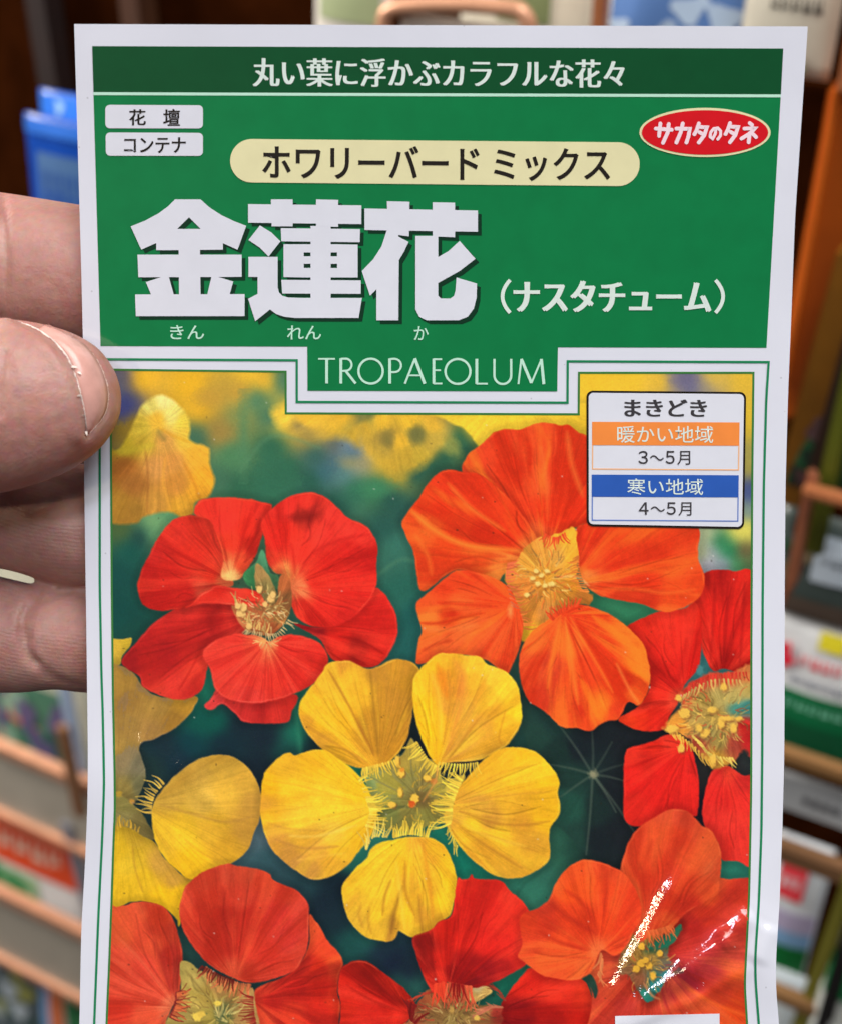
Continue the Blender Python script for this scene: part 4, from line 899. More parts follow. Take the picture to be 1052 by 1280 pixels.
# ---- 8: the red flower, bottom middle
petal(8, 't', [(170, 960), (200, 900), (232, 860), (252, 842), (300, 860), (380, 868), (408, 912), (416, 950), (420, 1040), (430, 1140), (150, 1140)], (120, 960),
      [(240, 880, (226, 48, 34)), (320, 900, (230, 56, 38)), (400, 930, (226, 60, 36)), (230, 960, (130, 22, 24)), (300, 980, (160, 28, 24)), (390, 980, (196, 36, 24)), (300, 1080, (150, 30, 26))], amp=.45, freq=14, **RSH)
petal(8, 'h', [(92, 860), (105, 820), (130, 798), (170, 783), (240, 790), (320, 850), (400, 910), (450, 970), (467, 1020), (440, 1060), (410, 1120), (400, 1300), (60, 1300), (95, 1091), (100, 1000), (88, 930)], (450, 1050),
      [(120, 850, (206, 40, 28)), (180, 800, (190, 44, 30)), (240, 830, (150, 30, 22)), (320, 880, (176, 36, 26)), (400, 960, (166, 34, 24)), (160, 920, (214, 44, 32)), (240, 940, (196, 38, 28)), (320, 980, (186, 34, 26)), (140, 1020, (206, 44, 30)), (260, 1030, (206, 42, 32)), (400, 1040, (226, 50, 36)), (200, 1091, (216, 48, 36)), (300, 1200, (190, 40, 30))],
      amp=.65, freq=14, rim=(222, 90, 60), hi=(230, 60, 44), lo=(124, 20, 18))
fold('h', [(200, 820), (300, 920), (430, 1010)], 7, (126, 24, 20), .55, 3)
fold('h', [(130, 900), (260, 980), (430, 1040)], 3, (140, 26, 20), .45, 2)
petal(8, 'h', [(430, 1070), (470, 990), (540, 920), (620, 890), (740, 900), (800, 920), (830, 935), (760, 985), (830, 1000), (890, 1010), (880, 1091), (900, 1300), (390, 1300), (400, 1120)], (640, 1091),
      [(480, 1000, (140, 70, 46)), (460, 1070, (150, 90, 56)), (540, 960, (170, 90, 54)), (620, 930, (150, 96, 56)), (720, 930, (170, 140, 80)), (640, 1000, (120, 84, 50)), (760, 960, (140, 120, 70)), (700, 1030, (150, 120, 66)), (560, 1060, (130, 96, 56)), (640, 1080, (150, 126, 70)), (800, 1050, (150, 100, 60)), (860, 1040, (150, 50, 40)), (640, 1200, (120, 90, 54))],
      amp=.6, freq=20, wob=3)
petal(8, 'h', [(720, 945), (760, 895), (790, 890), (838, 930), (800, 960), (740, 985)], (840, 930), [(770, 910, (226, 206, 150)), (800, 935, (222, 180, 100)), (750, 965, (190, 150, 84))], amp=.3, sh=.3)
tangle('h', 650, 1040, 42, 110, [(170, 130, 76), (130, 96, 56), (206, 176, 110), (96, 66, 44), (170, 60, 44)], 8, 11, ry=.6)
hairs('h', [(470, 1000), (440, 1060), (470, 1091)], 22, 20, 190, 330, (120, 30, 28), 1.8, 8)
hairs('h', [(470, 960), (520, 940), (560, 930)], 10, 14, 150, 170, (190, 70, 50), 1.5, 8)
hairs('h', [(780, 1040), (840, 1010), (890, 1010)], 16, 18, 150, 200, (206, 120, 90), 1.5, 8)
hairs('h', [(900, 975), (870, 930), (820, 905)], 8, 18, 225, 200, (150, 60, 46), 1.5, 8, .3)
blob('h', 762, 1060, 3.5, 3.5, (226, 190, 90), .9, 1, 8); blob('h', 640, 1020, 3, 5, (200, 160, 84), .8, 1, 8)
petal(8, 'h', [(665, 392), (690, 385), (722, 382), (738, 364), (756, 384), (850, 386), (890, 402), (920, 440), (990, 500), (1025, 560), (1052, 640), (1035, 740), (1000, 800), (930, 845), (840, 890), (760, 915), (680, 905), (610, 900), (560, 940), (535, 920), (500, 850), (465, 750), (452, 670), (540, 630), (580, 590), (640, 555)], (620, 930),
      [(690, 400, (226, 50, 36)), (740, 385, (220, 50, 36)), (840, 400, (222, 48, 36)), (900, 450, (226, 56, 40)), (1000, 560, (220, 50, 36)), (700, 500, (222, 44, 34)), (820, 520, (222, 46, 36)), (920, 580, (226, 50, 36)), (600, 640, (196, 36, 26)), (500, 700, (124, 24, 22)), (530, 800, (150, 30, 26)), (580, 780, (206, 40, 30)), (680, 680, (216, 42, 32)), (800, 700, (220, 42, 34)), (920, 720, (222, 46, 36)), (1020, 700, (222, 56, 40)), (700, 800, (150, 26, 26)), (640, 840, (130, 22, 22)), (800, 830, (150, 28, 30)), (900, 830, (170, 34, 32)), (720, 880, (120, 24, 26)), (540, 890, (200, 50, 36)), (580, 860, (226, 56, 40)), (480, 740, (140, 28, 24)), (980, 790, (206, 44, 36))],
      amp=.5, freq=16, rim=(236, 70, 52), **RSH)
fold('h', [(545, 640), (540, 760), (570, 900)], 3, (120, 22, 20), .5, 2)
fold('h', [(750, 420), (720, 600), (660, 800)], 4, (186, 32, 26), .4, 3)
hairs('h', [(560, 900), (590, 900), (600, 890)], 16, 24, 105, 80, (230, 70, 46), 3.0, 8, .3)
hairs('h', [(620, 890), (690, 905), (740, 910)], 22, 28, 95, 80, (214, 90, 60), 1.9, 8, .3)
hairs('h', [(640, 895), (700, 905)], 8, 22, 95, 80, (150, 30, 28), 2.2, 8, .3)

# ---- 9: the orange flower, bottom right
petal(9, 'i', [(410, 330), (560, 250), (740, 300), (900, 380), (1040, 378), (1075, 380), (1090, 700), (1080, 1300), (180, 1300), (250, 1091), (270, 960), (250, 850), (280, 720)], (560, 760),
      [(900, 410, (206, 66, 40)), (1020, 390, (206, 62, 44)), (960, 460, (196, 56, 36)), (840, 470, (214, 72, 38)), (820, 560, (196, 52, 34)), (940, 560, (206, 62, 46)), (1010, 640, (196, 66, 50)), (760, 620, (176, 40, 34)), (720, 700, (190, 52, 44)), (860, 680, (190, 56, 54)), (960, 760, (204, 74, 58)), (840, 820, (190, 60, 60)), (700, 880, (150, 40, 50)), (640, 950, (170, 50, 50)), (760, 880, (160, 40, 50)), (980, 880, (222, 92, 46)), (900, 940, (200, 70, 40)), (820, 990, (206, 66, 40)), (1000, 960, (222, 82, 34)), (960, 1050, (212, 70, 30)), (700, 1010, (206, 70, 44)), (560, 990, (206, 70, 50)), (460, 920, (200, 64, 44)), (350, 930, (206, 72, 44)), (320, 1000, (206, 66, 46)), (420, 1000, (190, 60, 50)), (300, 870, (200, 80, 50)), (1000, 1200, (206, 70, 40)), (500, 1200, (206, 70, 44))],  # mauve samples partly paint in the violet haze reflected by the creased film
      amp=.5, freq=16, hi=(234, 110, 60), lo=(160, 40, 30))
fold('i', [(760, 600), (880, 580), (1030, 660)], 6, (160, 40, 36), .4, 3)
fold('i', [(800, 870), (920, 980), (1030, 1020)], 5, (170, 44, 26), .45, 3)
fold('i', [(740, 920), (880, 1000), (1020, 1050)], 4, (240, 110, 46), .5, 2.5)
# throat of the orange flower
petal(9, 'i', [(430, 690), (500, 620), (560, 640), (640, 650), (700, 610), (690, 660), (640, 720), (650, 780), (720, 840), (640, 850), (600, 920), (560, 980), (500, 940), (450, 860), (400, 830)], (520, 830),
      [(450, 720, (150, 104, 56)), (520, 680, (180, 140, 60)), (560, 650, (180, 120, 50)), (620, 690, (40, 110, 84)), (670, 650, (50, 116, 88)), (560, 720, (60, 104, 76)), (480, 770, (150, 110, 50)), (560, 770, (170, 130, 60)), (620, 770, (120, 110, 84)), (640, 820, (110, 96, 90)), (580, 880, (44, 110, 100)), (530, 950, (50, 110, 96)), (500, 880, (150, 90, 60)), (440, 830, (130, 90, 60)), (700, 840, (100, 70, 70))],
      amp=.5, freq=20, wob=2.5, soft=1.4)
petal(9, 'i', [(540, 720), (580, 690), (620, 670), (700, 606), (690, 650), (664, 696), (600, 724)], (700, 650), [(600, 706, (36, 106, 80)), (680, 640, (48, 112, 84))], amp=.1, sh=.2)
petal(9, 'i', [(545, 905), (600, 850), (640, 820), (625, 880), (590, 935)], (600, 880), [(590, 890, (36, 116, 110)), (610, 860, (50, 110, 110))], amp=.1, sh=.2)
petal(9, 'i', [(505, 920), (530, 930), (565, 960), (540, 985), (510, 955)], (600, 880), [(535, 955, (40, 116, 100))], amp=.1, sh=.2)
petal(9, 'i', [(235, 860), (262, 850), (285, 880), (300, 930), (285, 965), (270, 930)], (250, 880), [(260, 890, (40, 66, 54)), (285, 940, (36, 60, 52))], amp=.1, sh=.1)
tangle('i', 540, 810, 30, 60, [(170, 130, 66), (120, 90, 56), (206, 160, 80), (90, 80, 60), (190, 80, 50)], 9, 11)
petal(9, 'i', [(412, 340), (422, 280), (450, 200), (500, 132), (580, 80), (640, 48), (720, 50), (775, 90), (800, 122), (850, 150), (888, 220), (900, 290), (890, 390), (880, 450), (800, 510), (720, 560), (640, 640), (560, 660), (500, 690), (465, 620), (500, 540), (470, 430)], (540, 700),
      [(440, 280, (218, 80, 44)), (520, 150, (220, 78, 44)), (640, 70, (216, 78, 50)), (720, 80, (206, 72, 46)), (800, 160, (206, 76, 44)), (870, 240, (206, 84, 46)), (880, 350, (206, 92, 52)), (840, 440, (216, 84, 44)), (500, 300, (222, 76, 40)), (600, 200, (216, 70, 40)), (680, 180, (206, 64, 36)), (740, 280, (210, 76, 40)), (600, 320, (206, 60, 34)), (540, 400, (200, 56, 32)), (700, 400, (206, 64, 36)), (640, 480, (196, 54, 32)), (740, 520, (190, 50, 34)), (540, 500, (214, 66, 36)), (580, 600, (216, 80, 44)), (620, 620, (226, 100, 50)), (480, 420, (226, 76, 40))],
      amp=.55, freq=15, rim=(232, 110, 66), hi=(232, 100, 50), lo=(172, 42, 26))
fold('i', [(560, 200), (520, 330), (530, 480)], 6, (170, 44, 26), .45, 3.5)
fold('i', [(690, 170), (650, 330), (590, 560)], 5, (176, 46, 28), .45, 3)
petal(9, 'i', [(-80, 570), (0, 530), (50, 495), (75, 450), (90, 408), (150, 330), (220, 293), (300, 298), (370, 325), (415, 348), (460, 400), (500, 480), (510, 560), (470, 650), (430, 720), (380, 760), (320, 730), (290, 780), (265, 835), (200, 875), (100, 870), (20, 850), (-60, 790), (-90, 760), (-70, 700)], (300, 750),
      [(-40, 600, (214, 66, 36)), (40, 520, (190, 56, 36)), (110, 420, (226, 84, 40)), (200, 320, (232, 86, 40)), (300, 320, (230, 84, 44)), (400, 360, (222, 78, 42)), (150, 450, (232, 80, 34)), (250, 420, (236, 86, 38)), (350, 450, (230, 76, 38)), (450, 480, (222, 66, 36)), (60, 600, (200, 56, 34)), (150, 560, (220, 66, 34)), (240, 600, (206, 58, 30)), (330, 600, (226, 70, 34)), (420, 620, (220, 64, 34)), (0, 680, (216, 66, 38)), (100, 690, (226, 76, 38)), (200, 720, (214, 64, 34)), (40, 780, (234, 90, 44)), (140, 800, (232, 88, 44)), (230, 800, (232, 100, 50)), (300, 740, (236, 110, 60)), (380, 720, (226, 76, 40)), (-50, 760, (222, 70, 40)), (100, 850, (230, 86, 44))],
      amp=.5, freq=15, rim=(244, 118, 66), hi=(246, 112, 52), lo=(176, 44, 26))
fold('i', [(60, 500), (150, 570), (290, 650)], 7, (166, 42, 28), .5, 3)
fold('i', [(140, 440), (230, 510), (300, 640)], 5, (172, 44, 26), .5, 2.5)
fold('i', [(10, 640), (130, 700), (260, 730)], 4, (176, 44, 28), .5, 2.2)
fold('i', [(-20, 740), (100, 760), (260, 770)], 3, (190, 52, 30), .45, 2)
fold('i', [(280, 330), (300, 390), (280, 440)], 2.5, (196, 56, 30), .4, 1.8)
hairs('i', [(540, 640), (600, 630), (660, 610)], 24, 17, 80, 60, (232, 110, 60), 2.0, 9)
hairs('i', [(640, 850), (680, 820), (700, 780)], 14, 14, 120, 200, (170, 70, 70), 1.6, 9)
hairs('i', [(300, 850), (320, 790), (310, 740)], 12, 18, 60, 120, (226, 130, 80), 2.0, 9)
fold('i', [(520, 890), (560, 950), (600, 970)], 3, (206, 130, 84), .7, 1.2, cl=False)
for (x, y, rx, ry) in ((510, 712, 4, 4), (600, 748, 3.6, 4), (510, 795, 5, 5), (546, 808, 4, 4.5), (486, 822, 5, 5), (566, 855, 3.6, 4.6), (530, 780, 4, 4)):
    blob('i', x + 6, y + 10, rx, ry, (110, 70, 36), .5, 1.2, 9); blob('i', x, y, rx, ry, (232, 178, 66), .95, .9, 9)

def sharpen(a, k):
    return a + k * (a - soften(a, 2))
IMG[:] = np.clip(sharpen(IMG, 0.32), 3, 252)
lum = IMG @ np.array([.3, .59, .11])
IMG[:] = np.clip(lum[..., None] + 1.05 * (IMG - lum[..., None]), 2, 252)
YM = ((IDS == 6) | (IDS == 2)) & (IMG[..., 0] > 150)
IMG[YM] *= np.array([1.01, .975, .74])
# dust specks and the grain of the print
for q in range(150):
    x, y = random.uniform(145, 935), random.uniform(470, 1275)
    blob('p', x, y, random.uniform(.5, 1.1), random.uniform(.5, 1.0), (40, 34, 26) if random.random() < .65 else (230, 226, 214), random.uniform(.3, .8), .7)
g = rng.normal(0, 1, GX.shape)
g = (g + np.roll(g, 1, 0) + np.roll(g, 1, 1)) / 1.7
IMG *= 1 + 0.014 * g[..., None]
IMG += rng.normal(0, 1.2, IMG.shape)
IMG = np.clip(IMG, 4, 250)

# ---------------------------------------------------------------- the packet itself
M_paper = mottled('white_laminate', (214, 217, 229), var=0.02, scale=120, rough=0.42, bump=0.025, bscale=3000, coat=1.0, spec=0.08, specks=True, bdist=0.0002)
yy = np.concatenate([np.linspace(30, 900, 60), np.linspace(905, 1300, 120), np.linspace(1308, 1500, 16)])
ss = np.concatenate([np.linspace(0, 0.08, 14), np.linspace(0.09, 0.90, 90), np.linspace(0.905, 1, 22)])
Lx, Rx = smooth_line(EDGE_L, yy), smooth_line(EDGE_R, yy)
PX = Lx[:, None] + (Rx - Lx)[:, None] * ss[None, :]
PY = yy[:, None] + (3.0 * np.clip(1 - (yy - 30) / 400, 0, 1))[:, None] * ss[None, :]
F_ = S(PX, PY, 0)
edge = np.minimum(np.minimum(ss, 1 - ss)[None, :] * 12, np.minimum((yy - 30), (1500 - yy))[:, None] / 70).clip(0, 1)
B_ = P(PX, PY, depth(PX, PY) + 0.00035 + 0.0016 * np.sqrt(edge))
ny_, nx_ = PX.shape
V = np.vstack([F_.reshape(-1, 3), B_.reshape(-1, 3)])
FC = []
q0 = ny_ * nx_
for j in range(ny_ - 1):
    for i in range(nx_ - 1):
        k = j * nx_ + i
        FC.append((k, k + nx_, k + nx_ + 1, k + 1)); FC.append((q0 + k, q0 + k + 1, q0 + k + nx_ + 1, q0 + k + nx_))
for j in range(ny_ - 1):
    a = j * nx_; FC.append((a, q0 + a, q0 + a + nx_, a + nx_))
    a = j * nx_ + nx_ - 1; FC.append((a, a + nx_, q0 + a + nx_, q0 + a))
for i in range(nx_ - 1):
    FC.append((i, i + 1, q0 + i + 1, q0 + i))
    a = (ny_ - 1) * nx_ + i; FC.append((a, q0 + a, q0 + a + 1, a + 1))
packet = mesh_obj('seed_packet', V, FC, M_paper, None, True)
packet.data.set_sharp_from_angle(angle=RAD(50))
tag(packet, 'large white and green seed packet printed with nasturtiums, held up by the hand', 'seed packet')

# the photograph, split into the sheets of its flowers
M_print = bpy.data.materials.new('printed_photograph')
nt, N, L, b = nodes_of(M_print)
at = N.new('ShaderNodeAttribute'); at.attribute_name = 'print'
L.new(at.outputs['Color'], b.inputs['Base Color'])
b.inputs['Roughness'].default_value = 0.42; b.inputs['Coat Weight'].default_value = 1.0; b.inputs['Coat Roughness'].default_value = 0.065
b.inputs['Specular IOR Level'].default_value = 0.08; b.inputs['Coat IOR'].default_value = 1.7
tc = N.new('ShaderNodeTexCoord'); nb = N.new('ShaderNodeTexNoise'); nb.inputs['Scale'].default_value = 2200; nb.inputs['Detail'].default_value = 3
bp = N.new('ShaderNodeBump'); bp.inputs['Strength'].default_value = 0.05; bp.inputs['Distance'].default_value = 0.0002
ac = N.new('ShaderNodeAttribute'); ac.attribute_name = 'crumple'
mc = N.new('ShaderNodeMath'); mc.operation = 'MULTIPLY_ADD'; mc.inputs[1].default_value = 0.19; mc.inputs[2].default_value = 0.04
L.new(ac.outputs['Fac'], mc.inputs[0]); L.new(mc.outputs[0], bp.inputs['Strength'])
L.new(tc.outputs['Object'], nb.inputs['Vector']); L.new(nb.outputs['Fac'], bp.inputs['Height'])
L.new(bp.outputs['Normal'], b.inputs['Normal']); L.new(bp.outputs['Normal'], b.inputs['Coat Normal'])

xl = smooth_line(LEFT_IN, ROWS)[:, None]; xr = smooth_line(RIGHT_IN, ROWS)[:, None]
top = np.where((COLS > 357.5) & (COLS < 722.5), 516.6 + (COLS - 357) * 0.0025, 462.5 + (COLS - 139) * 0.0056)[None, :]
KEEP = (GX >= xl) & (GX <= xr) & (GY >= top)
cell = KEEP[:-1, :-1] & KEEP[1:, :-1] & KEEP[:-1, 1:] & KEEP[1:, 1:]
cid = IDS[:-1, :-1]
VERT = S(GX, GY, 1)
CRUM = crumple(GX, GY)
RGBA = np.ones(GX.shape + (4,)); RGBA[..., :3] = albedo(IMG)
nW = len(COLS)


def print_sheet(name, sel, parent, label=None):
    jj, ii = np.nonzero(sel)
    k = jj * nW + ii
    quads = np.stack([k, k + nW, k + nW + 1, k + 1], 1)
    uq, inv = np.unique(quads, return_inverse=True)
    me = bpy.data.meshes.new(name)
    nq = len(quads)
    me.vertices.add(len(uq)); me.loops.add(nq * 4); me.polygons.add(nq)
    me.vertices.foreach_set('co', VERT.reshape(-1, 3)[uq].astype(np.float32).ravel())
    me.loops.foreach_set('vertex_index', inv.ravel().astype(np.int32))
    me.polygons.foreach_set('loop_start', np.arange(nq, dtype=np.int32) * 4)
    me.polygons.foreach_set('use_smooth', np.ones(nq, bool))
    me.update(calc_edges=True); me.validate()
    at_ = me.color_attributes.new('print', 'FLOAT_COLOR', 'POINT')
    at_.data.foreach_set('color', RGBA.reshape(-1, 4)[uq].astype(np.float32).ravel())
    cr_ = me.attributes.new('crumple', 'FLOAT', 'POINT')
    cr_.data.foreach_set('value', CRUM.reshape(-1)[uq].astype(np.float32))
    me.materials.append(M_print)
    o = bpy.data.objects.new(name, me); COL.objects.link(o)
    if parent: o.parent = parent
    if label: o['label'] = label
    return o


photo = print_sheet('flower_photograph', cell & (cid == 0), packet, 'printed photograph of nasturtiums with dark leaves and a blurred garden')
for fid, nm, lb in ((1, 'printed_flower', 'blurred yellow flower printed behind at the top'), (2, 'printed_flower', 'pale yellow flower cut by the border'),
                    (3, 'printed_flower', 'scarlet flower printed under the blurred yellow one'), (4, 'printed_flower', 'scarlet flower cut by the border'), (5, 'printed_flower', 'orange flower printed below the sowing table'),
                    (6, 'printed_flower', 'whole yellow flower in the middle of the print'), (7, 'printed_flower', 'brick red flower printed at the lower corner'), (8, 'printed_flower', 'dark scarlet flower printed below the whole yellow one'), (9, 'printed_flower', 'orange flower printed under the creases')):
    print_sheet(nm, cell & (cid == fid), photo, lb)

# greens and border lines
GREEN, DKG = (0, 118, 66), (3, 76, 42)
M_green = ink('green', GREEN); M_dkgreen = ink('dark_green', DKG); M_line = ink('line_green', (30, 128, 84)); M_line2 = ink('line_olive', (58, 120, 60))
M_white = ink('white', (214, 217, 228), .02); M_lett = ink('letter_white', (212, 226, 220), .02); M_mint = ink('mint', (186, 228, 208), .02)
M_black = ink('black', (36, 32, 28)); M_cream = ink('cream', (222, 217, 172), .03); M_shadow = ink('shadow_green', (10, 52, 34)); M_red = ink('red', (206, 24, 34))
M_orange = ink('orange', (236, 138, 66)); M_blue = ink('blue', (46, 90, 176)); M_grey = ink('grey', (60, 58, 62)); M_pinkish = ink('pinkish', (240, 214, 224), .02); M_ltblue = ink('line_blue', (100, 128, 196)); M_ltorange = ink('line_orange', (236, 178, 130))

s_ = Sheet()
s_.grid((117.2, 119), (975, 121.8), (957.3, 434.8), (126, 432.6), 1, 30, 14)
s_.grid((384.3, 432.4), (696.6, 433.4), (695.8, 489.2), (384.6, 488.4), 1.5, 12, 4)
header = s_.build('header_panel', M_green, packet)
s_ = Sheet(); s_.grid((115.5, 57.6), (978.3, 60.6), (975.3, 118), (117.2, 115.2), 2, 30, 3)
band = s_.build('header_band', M_dkgreen, packet)
s_ = Sheet(); s_.grid((117.1, 115.2), (975.4, 118), (975.1, 121.6), (117.3, 118.8), 2, 30, 1)
s_.build('dividing_line', M_mint, packet)

top_out = [(124.5, 449.3), (371.2, 450.3), (371.2, 502.4), (708.6, 503.3), (708.9, 451.6), (960, 452.6)]
lo, ro = vline(LEFT_OUT, 120), vline(RIGHT_OUT, 120)
s_ = Sheet(); s_.ribbon(list(lo[::-1]) + top_out[1:-1] + list(ro), 2.9, 2)
s_.build('border_line', M_line, packet)
li, ri = vline(LEFT_IN, 120), vline(RIGHT_IN, 120)
top_in = [(357.3, 464.6), (357.5, 516.6), (722.6, 517.8), (723, 466)]
s_ = Sheet(); s_.ribbon(list(li[::-1]) + top_in + list(ri), 2.6, 2)
s_.build('picture_edge_line', M_line2, packet)

# header writing
box_text('tagline_lettering', '丸い葉に浮かぶカラフルな花々', 317, 779, 72.5, 108, M_lett, band, 3, 0.0, 2.0, 1.05)
for nm, q, tx in (('usage_tag', ((132, 131), (254, 131.5), (254, 160.5), (132, 160.3)), (('花', 162, 182.3, 136.5, 156.5), ('壇', 204.6, 225.2, 136, 157))), ('usage_tag', ((132.4, 165.5), (254, 166), (254, 194.8), (132.6, 194.6)), (('コンテナ', 155.7, 232.4, 171.5, 191),))):
    s_ = Sheet(); s_.poly(rrect(*q, 5.5), 3); t_ = s_.build(nm, M_white, packet)
    for w_, x0, x1, y0, y1 in tx: box_text('tag_lettering', w_, x0, x1, y0, y1, M_black, t_, 4, .006, 0, .3)
s_ = Sheet(); s_.poly(rrect((288, 173.5), (799, 178), (798.5, 232.8), (288, 227.8), 27, 12), 3)
pill = s_.build('variety_label', M_cream, packet)
box_text('variety_lettering', 'ホワリーバード', 328.5, 598.5, 181, 222.5, M_black, pill, 4, .010, 2.4, .4)
box_text('variety_lettering', 'ミックス', 617, 761.5, 184.6, 225.6, M_black, pill, 4, .010, 1.0, .4)

# the three big characters, stroke by stroke
A, Bf = (150, 235, 4.383), (380, 235, 4.383)
def fa(p): return [(150 + x / 4.383, 235 + y / 4.383) for x, y in p]
def fb(p): return [(380 + x / 4.383, 235 + y / 4.383) for x, y in p]
KIN = [[(303, 62), (374, 62), (380, 160), (315, 224), (200, 301), (118, 338), (60, 210), (140, 178), (215, 137), (265, 100)],
       [(373, 62), (443, 62), (490, 105), (560, 150), (630, 183), (693, 207), (645, 338), (565, 302), (443, 224), (379, 160)],
       [(200, 224), (565, 224), (565, 338), (200, 341)], [(322, 224), (438, 224), (443, 590), (325, 590)], [(97, 365), (668, 365), (668, 487), (102, 489)],
       [(143, 515), (240, 484), (268, 484), (298, 590), (174, 590)], [(503, 484), (527, 484), (622, 512), (600, 590), (478, 590)], [(84, 583), (684, 581), (684, 702), (88, 702)]]
REN = [[(703, 88), (1323, 95), (1323, 198), (703, 190)], [(828, 62), (947, 62), (947, 210), (832, 210)], [(1075, 62), (1196, 65), (1196, 213), (1075, 210)],
       [(768, 205), (830, 243), (880, 292), (815, 375), (765, 325), (705, 285)],
       [(705, 377), (865, 377), (865, 545), (872, 572), (890, 590), (925, 600), (1010, 602), (1326, 602), (1308, 712), (960, 712), (900, 705), (855, 690), (823, 665), (742, 730), (703, 607), (755, 580), (755, 487), (705, 487)],
       [(882, 220), (1316, 225), (1314, 297), (885, 292)], [(1045, 208), (1155, 208), (1155, 604), (1045, 604)],
       [(897, 308), (1008, 308), (1008, 490), (897, 488)], [(1190, 308), (1303, 310), (1303, 490), (1190, 490)], [(1000, 308), (1195, 308), (1195, 353), (1000, 353)], [(1000, 374), (1195, 374), (1195, 415), (1000, 415)], [(1000, 438), (1195, 438), (1195, 490), (1000, 490)],
       [(885, 503), (1320, 506), (1320, 580), (890, 578)]]
KA = [[(332, 112), (950, 123), (950, 240), (332, 230)], [(455, 72), (578, 75), (575, 265), (458, 250)], [(703, 78), (825, 80), (825, 270), (703, 265)],
      [(455, 228), (520, 250), (515, 265), (573, 295), (548, 348), (520, 395), (517, 725), (397, 725), (397, 555), (362, 590), (317, 455), (380, 390), (425, 320)],
      [(610, 262), (733, 262), (733, 590), (748, 605), (800, 605), (820, 590), (828, 560), (833, 490), (945, 523), (943, 600), (928, 660), (895, 705), (845, 725), (670, 725), (630, 705), (610, 665)],
      [(733, 378), (790, 345), (850, 290), (937, 388), (850, 455), (733, 520)]]
STROKES = [fa(p) for p in KIN + REN] + [fb(p) for p in KA]
s_ = Sheet(); s2 = Sheet()
for i, st in enumerate(STROKES):
    s_.poly(st, 4 + 0.02 * (i % 13)); s2.poly([(x + 4.6, y + 4.4) for x, y in st], 2 + 0.02 * (i % 13))
title = s_.build('title_lettering', M_white, packet)
s2.build('title_shadow', M_shadow, title)
for w_, x0, x1, y0, y1 in (('きん', 213, 255.5, 406.3, 424), ('れん', 359, 401.6, 406.8, 424.3), ('か', 517.3, 535.4, 407.6, 425)):
    box_text('reading_lettering', w_, x0, x1, y0, y1, M_mint, packet, 3, .006)

# (…) beside the title
box_text('common_name_lettering', 'ナスタチューム', 642.5, 887, 350.5, 390, M_lett, packet, 3, .010, 0.4, 1.5)
for cx, sg in ((625.5, 1), (905, -1)):
    s_ = Sheet()
    t = np.linspace(-1, 1, 15)
    s_.ribbon(np.stack([cx + sg * (11.5 - 9.5 * (1 - t ** 2)), 370.5 + 20.5 * t], 1), 4.6, 3, step=2)
    s_.build('bracket', M_lett, packet)

# TROPAEOLUM, flared strokes
def ft(p): return [(350 + x / 2.768, 425 + (y + (x - 133) * .0035) / 2.768) for x, y in p]
s_ = Sheet()
def arc(cx, cy, rx, ry, a0, a1, n=26): return [(cx + rx * math.cos(RAD(a0 + (a1 - a0) * i / n)), cy + ry * math.sin(RAD(a0 + (a1 - a0) * i / n))) for i in range(n + 1)]
LET = [([(133, 65), (191, 65)], 2.1), ([(162, 64), (162, 150)], 3.5),
       ([(211, 63), (211, 150)], 3.5), ([(211, 65), (226, 64)] + arc(228, 85, 20, 21, -90, 90, 16) + [(212, 107)], 2.5), ([(228, 107), (262, 150)], 3.1),
       (arc(314, 107, 42, 43, 0, 360, 48), 2.8),
       ([(380, 63), (380, 150)], 3.5), ([(380, 65), (394, 64)] + arc(396, 87, 23, 23, -90, 90, 16) + [(381, 110)], 2.5),
       ([(466, 64), (432, 150)], 2.6), ([(466, 62), (500, 150)], 3.8), ([(445, 121), (488, 121)], 2.0),
       ([(531, 63), (531, 150)], 3.5), ([(530, 65), (559, 65)], 2.2), ([(530, 103), (555, 103)], 2.0), ([(530, 149), (560, 149)], 2.2),
       (arc(614, 107, 43, 43, 0, 360, 48), 2.8),
       ([(679, 63), (679, 150)], 3.5), ([(678, 149), (717, 149)], 2.2),
       ([(740, 63), (740, 118)] + arc(769, 120, 29, 30, 180, 0, 22)[::1] + [(798, 63)], 2.8),
       ([(833, 63), (823, 150)], 2.4), ([(833, 63), (868, 146)], 3.6), ([(903, 63), (868, 146)], 2.3), ([(902, 63), (911, 150)], 3.6)]
LET[18] = ([(740, 63), (740, 118)] + [(769 - 29 * math.cos(RAD(a)), 120 + 30 * math.sin(RAD(a))) for a in range(0, 181, 9)] + [(798, 63)], 2.8)
for i, (p, w_) in enumerate(LET): s_.ribbon(ft(p), w_, 3 + 0.02 * (i % 12), step=2)
s_.build('latin_name_lettering', M_mint, packet)

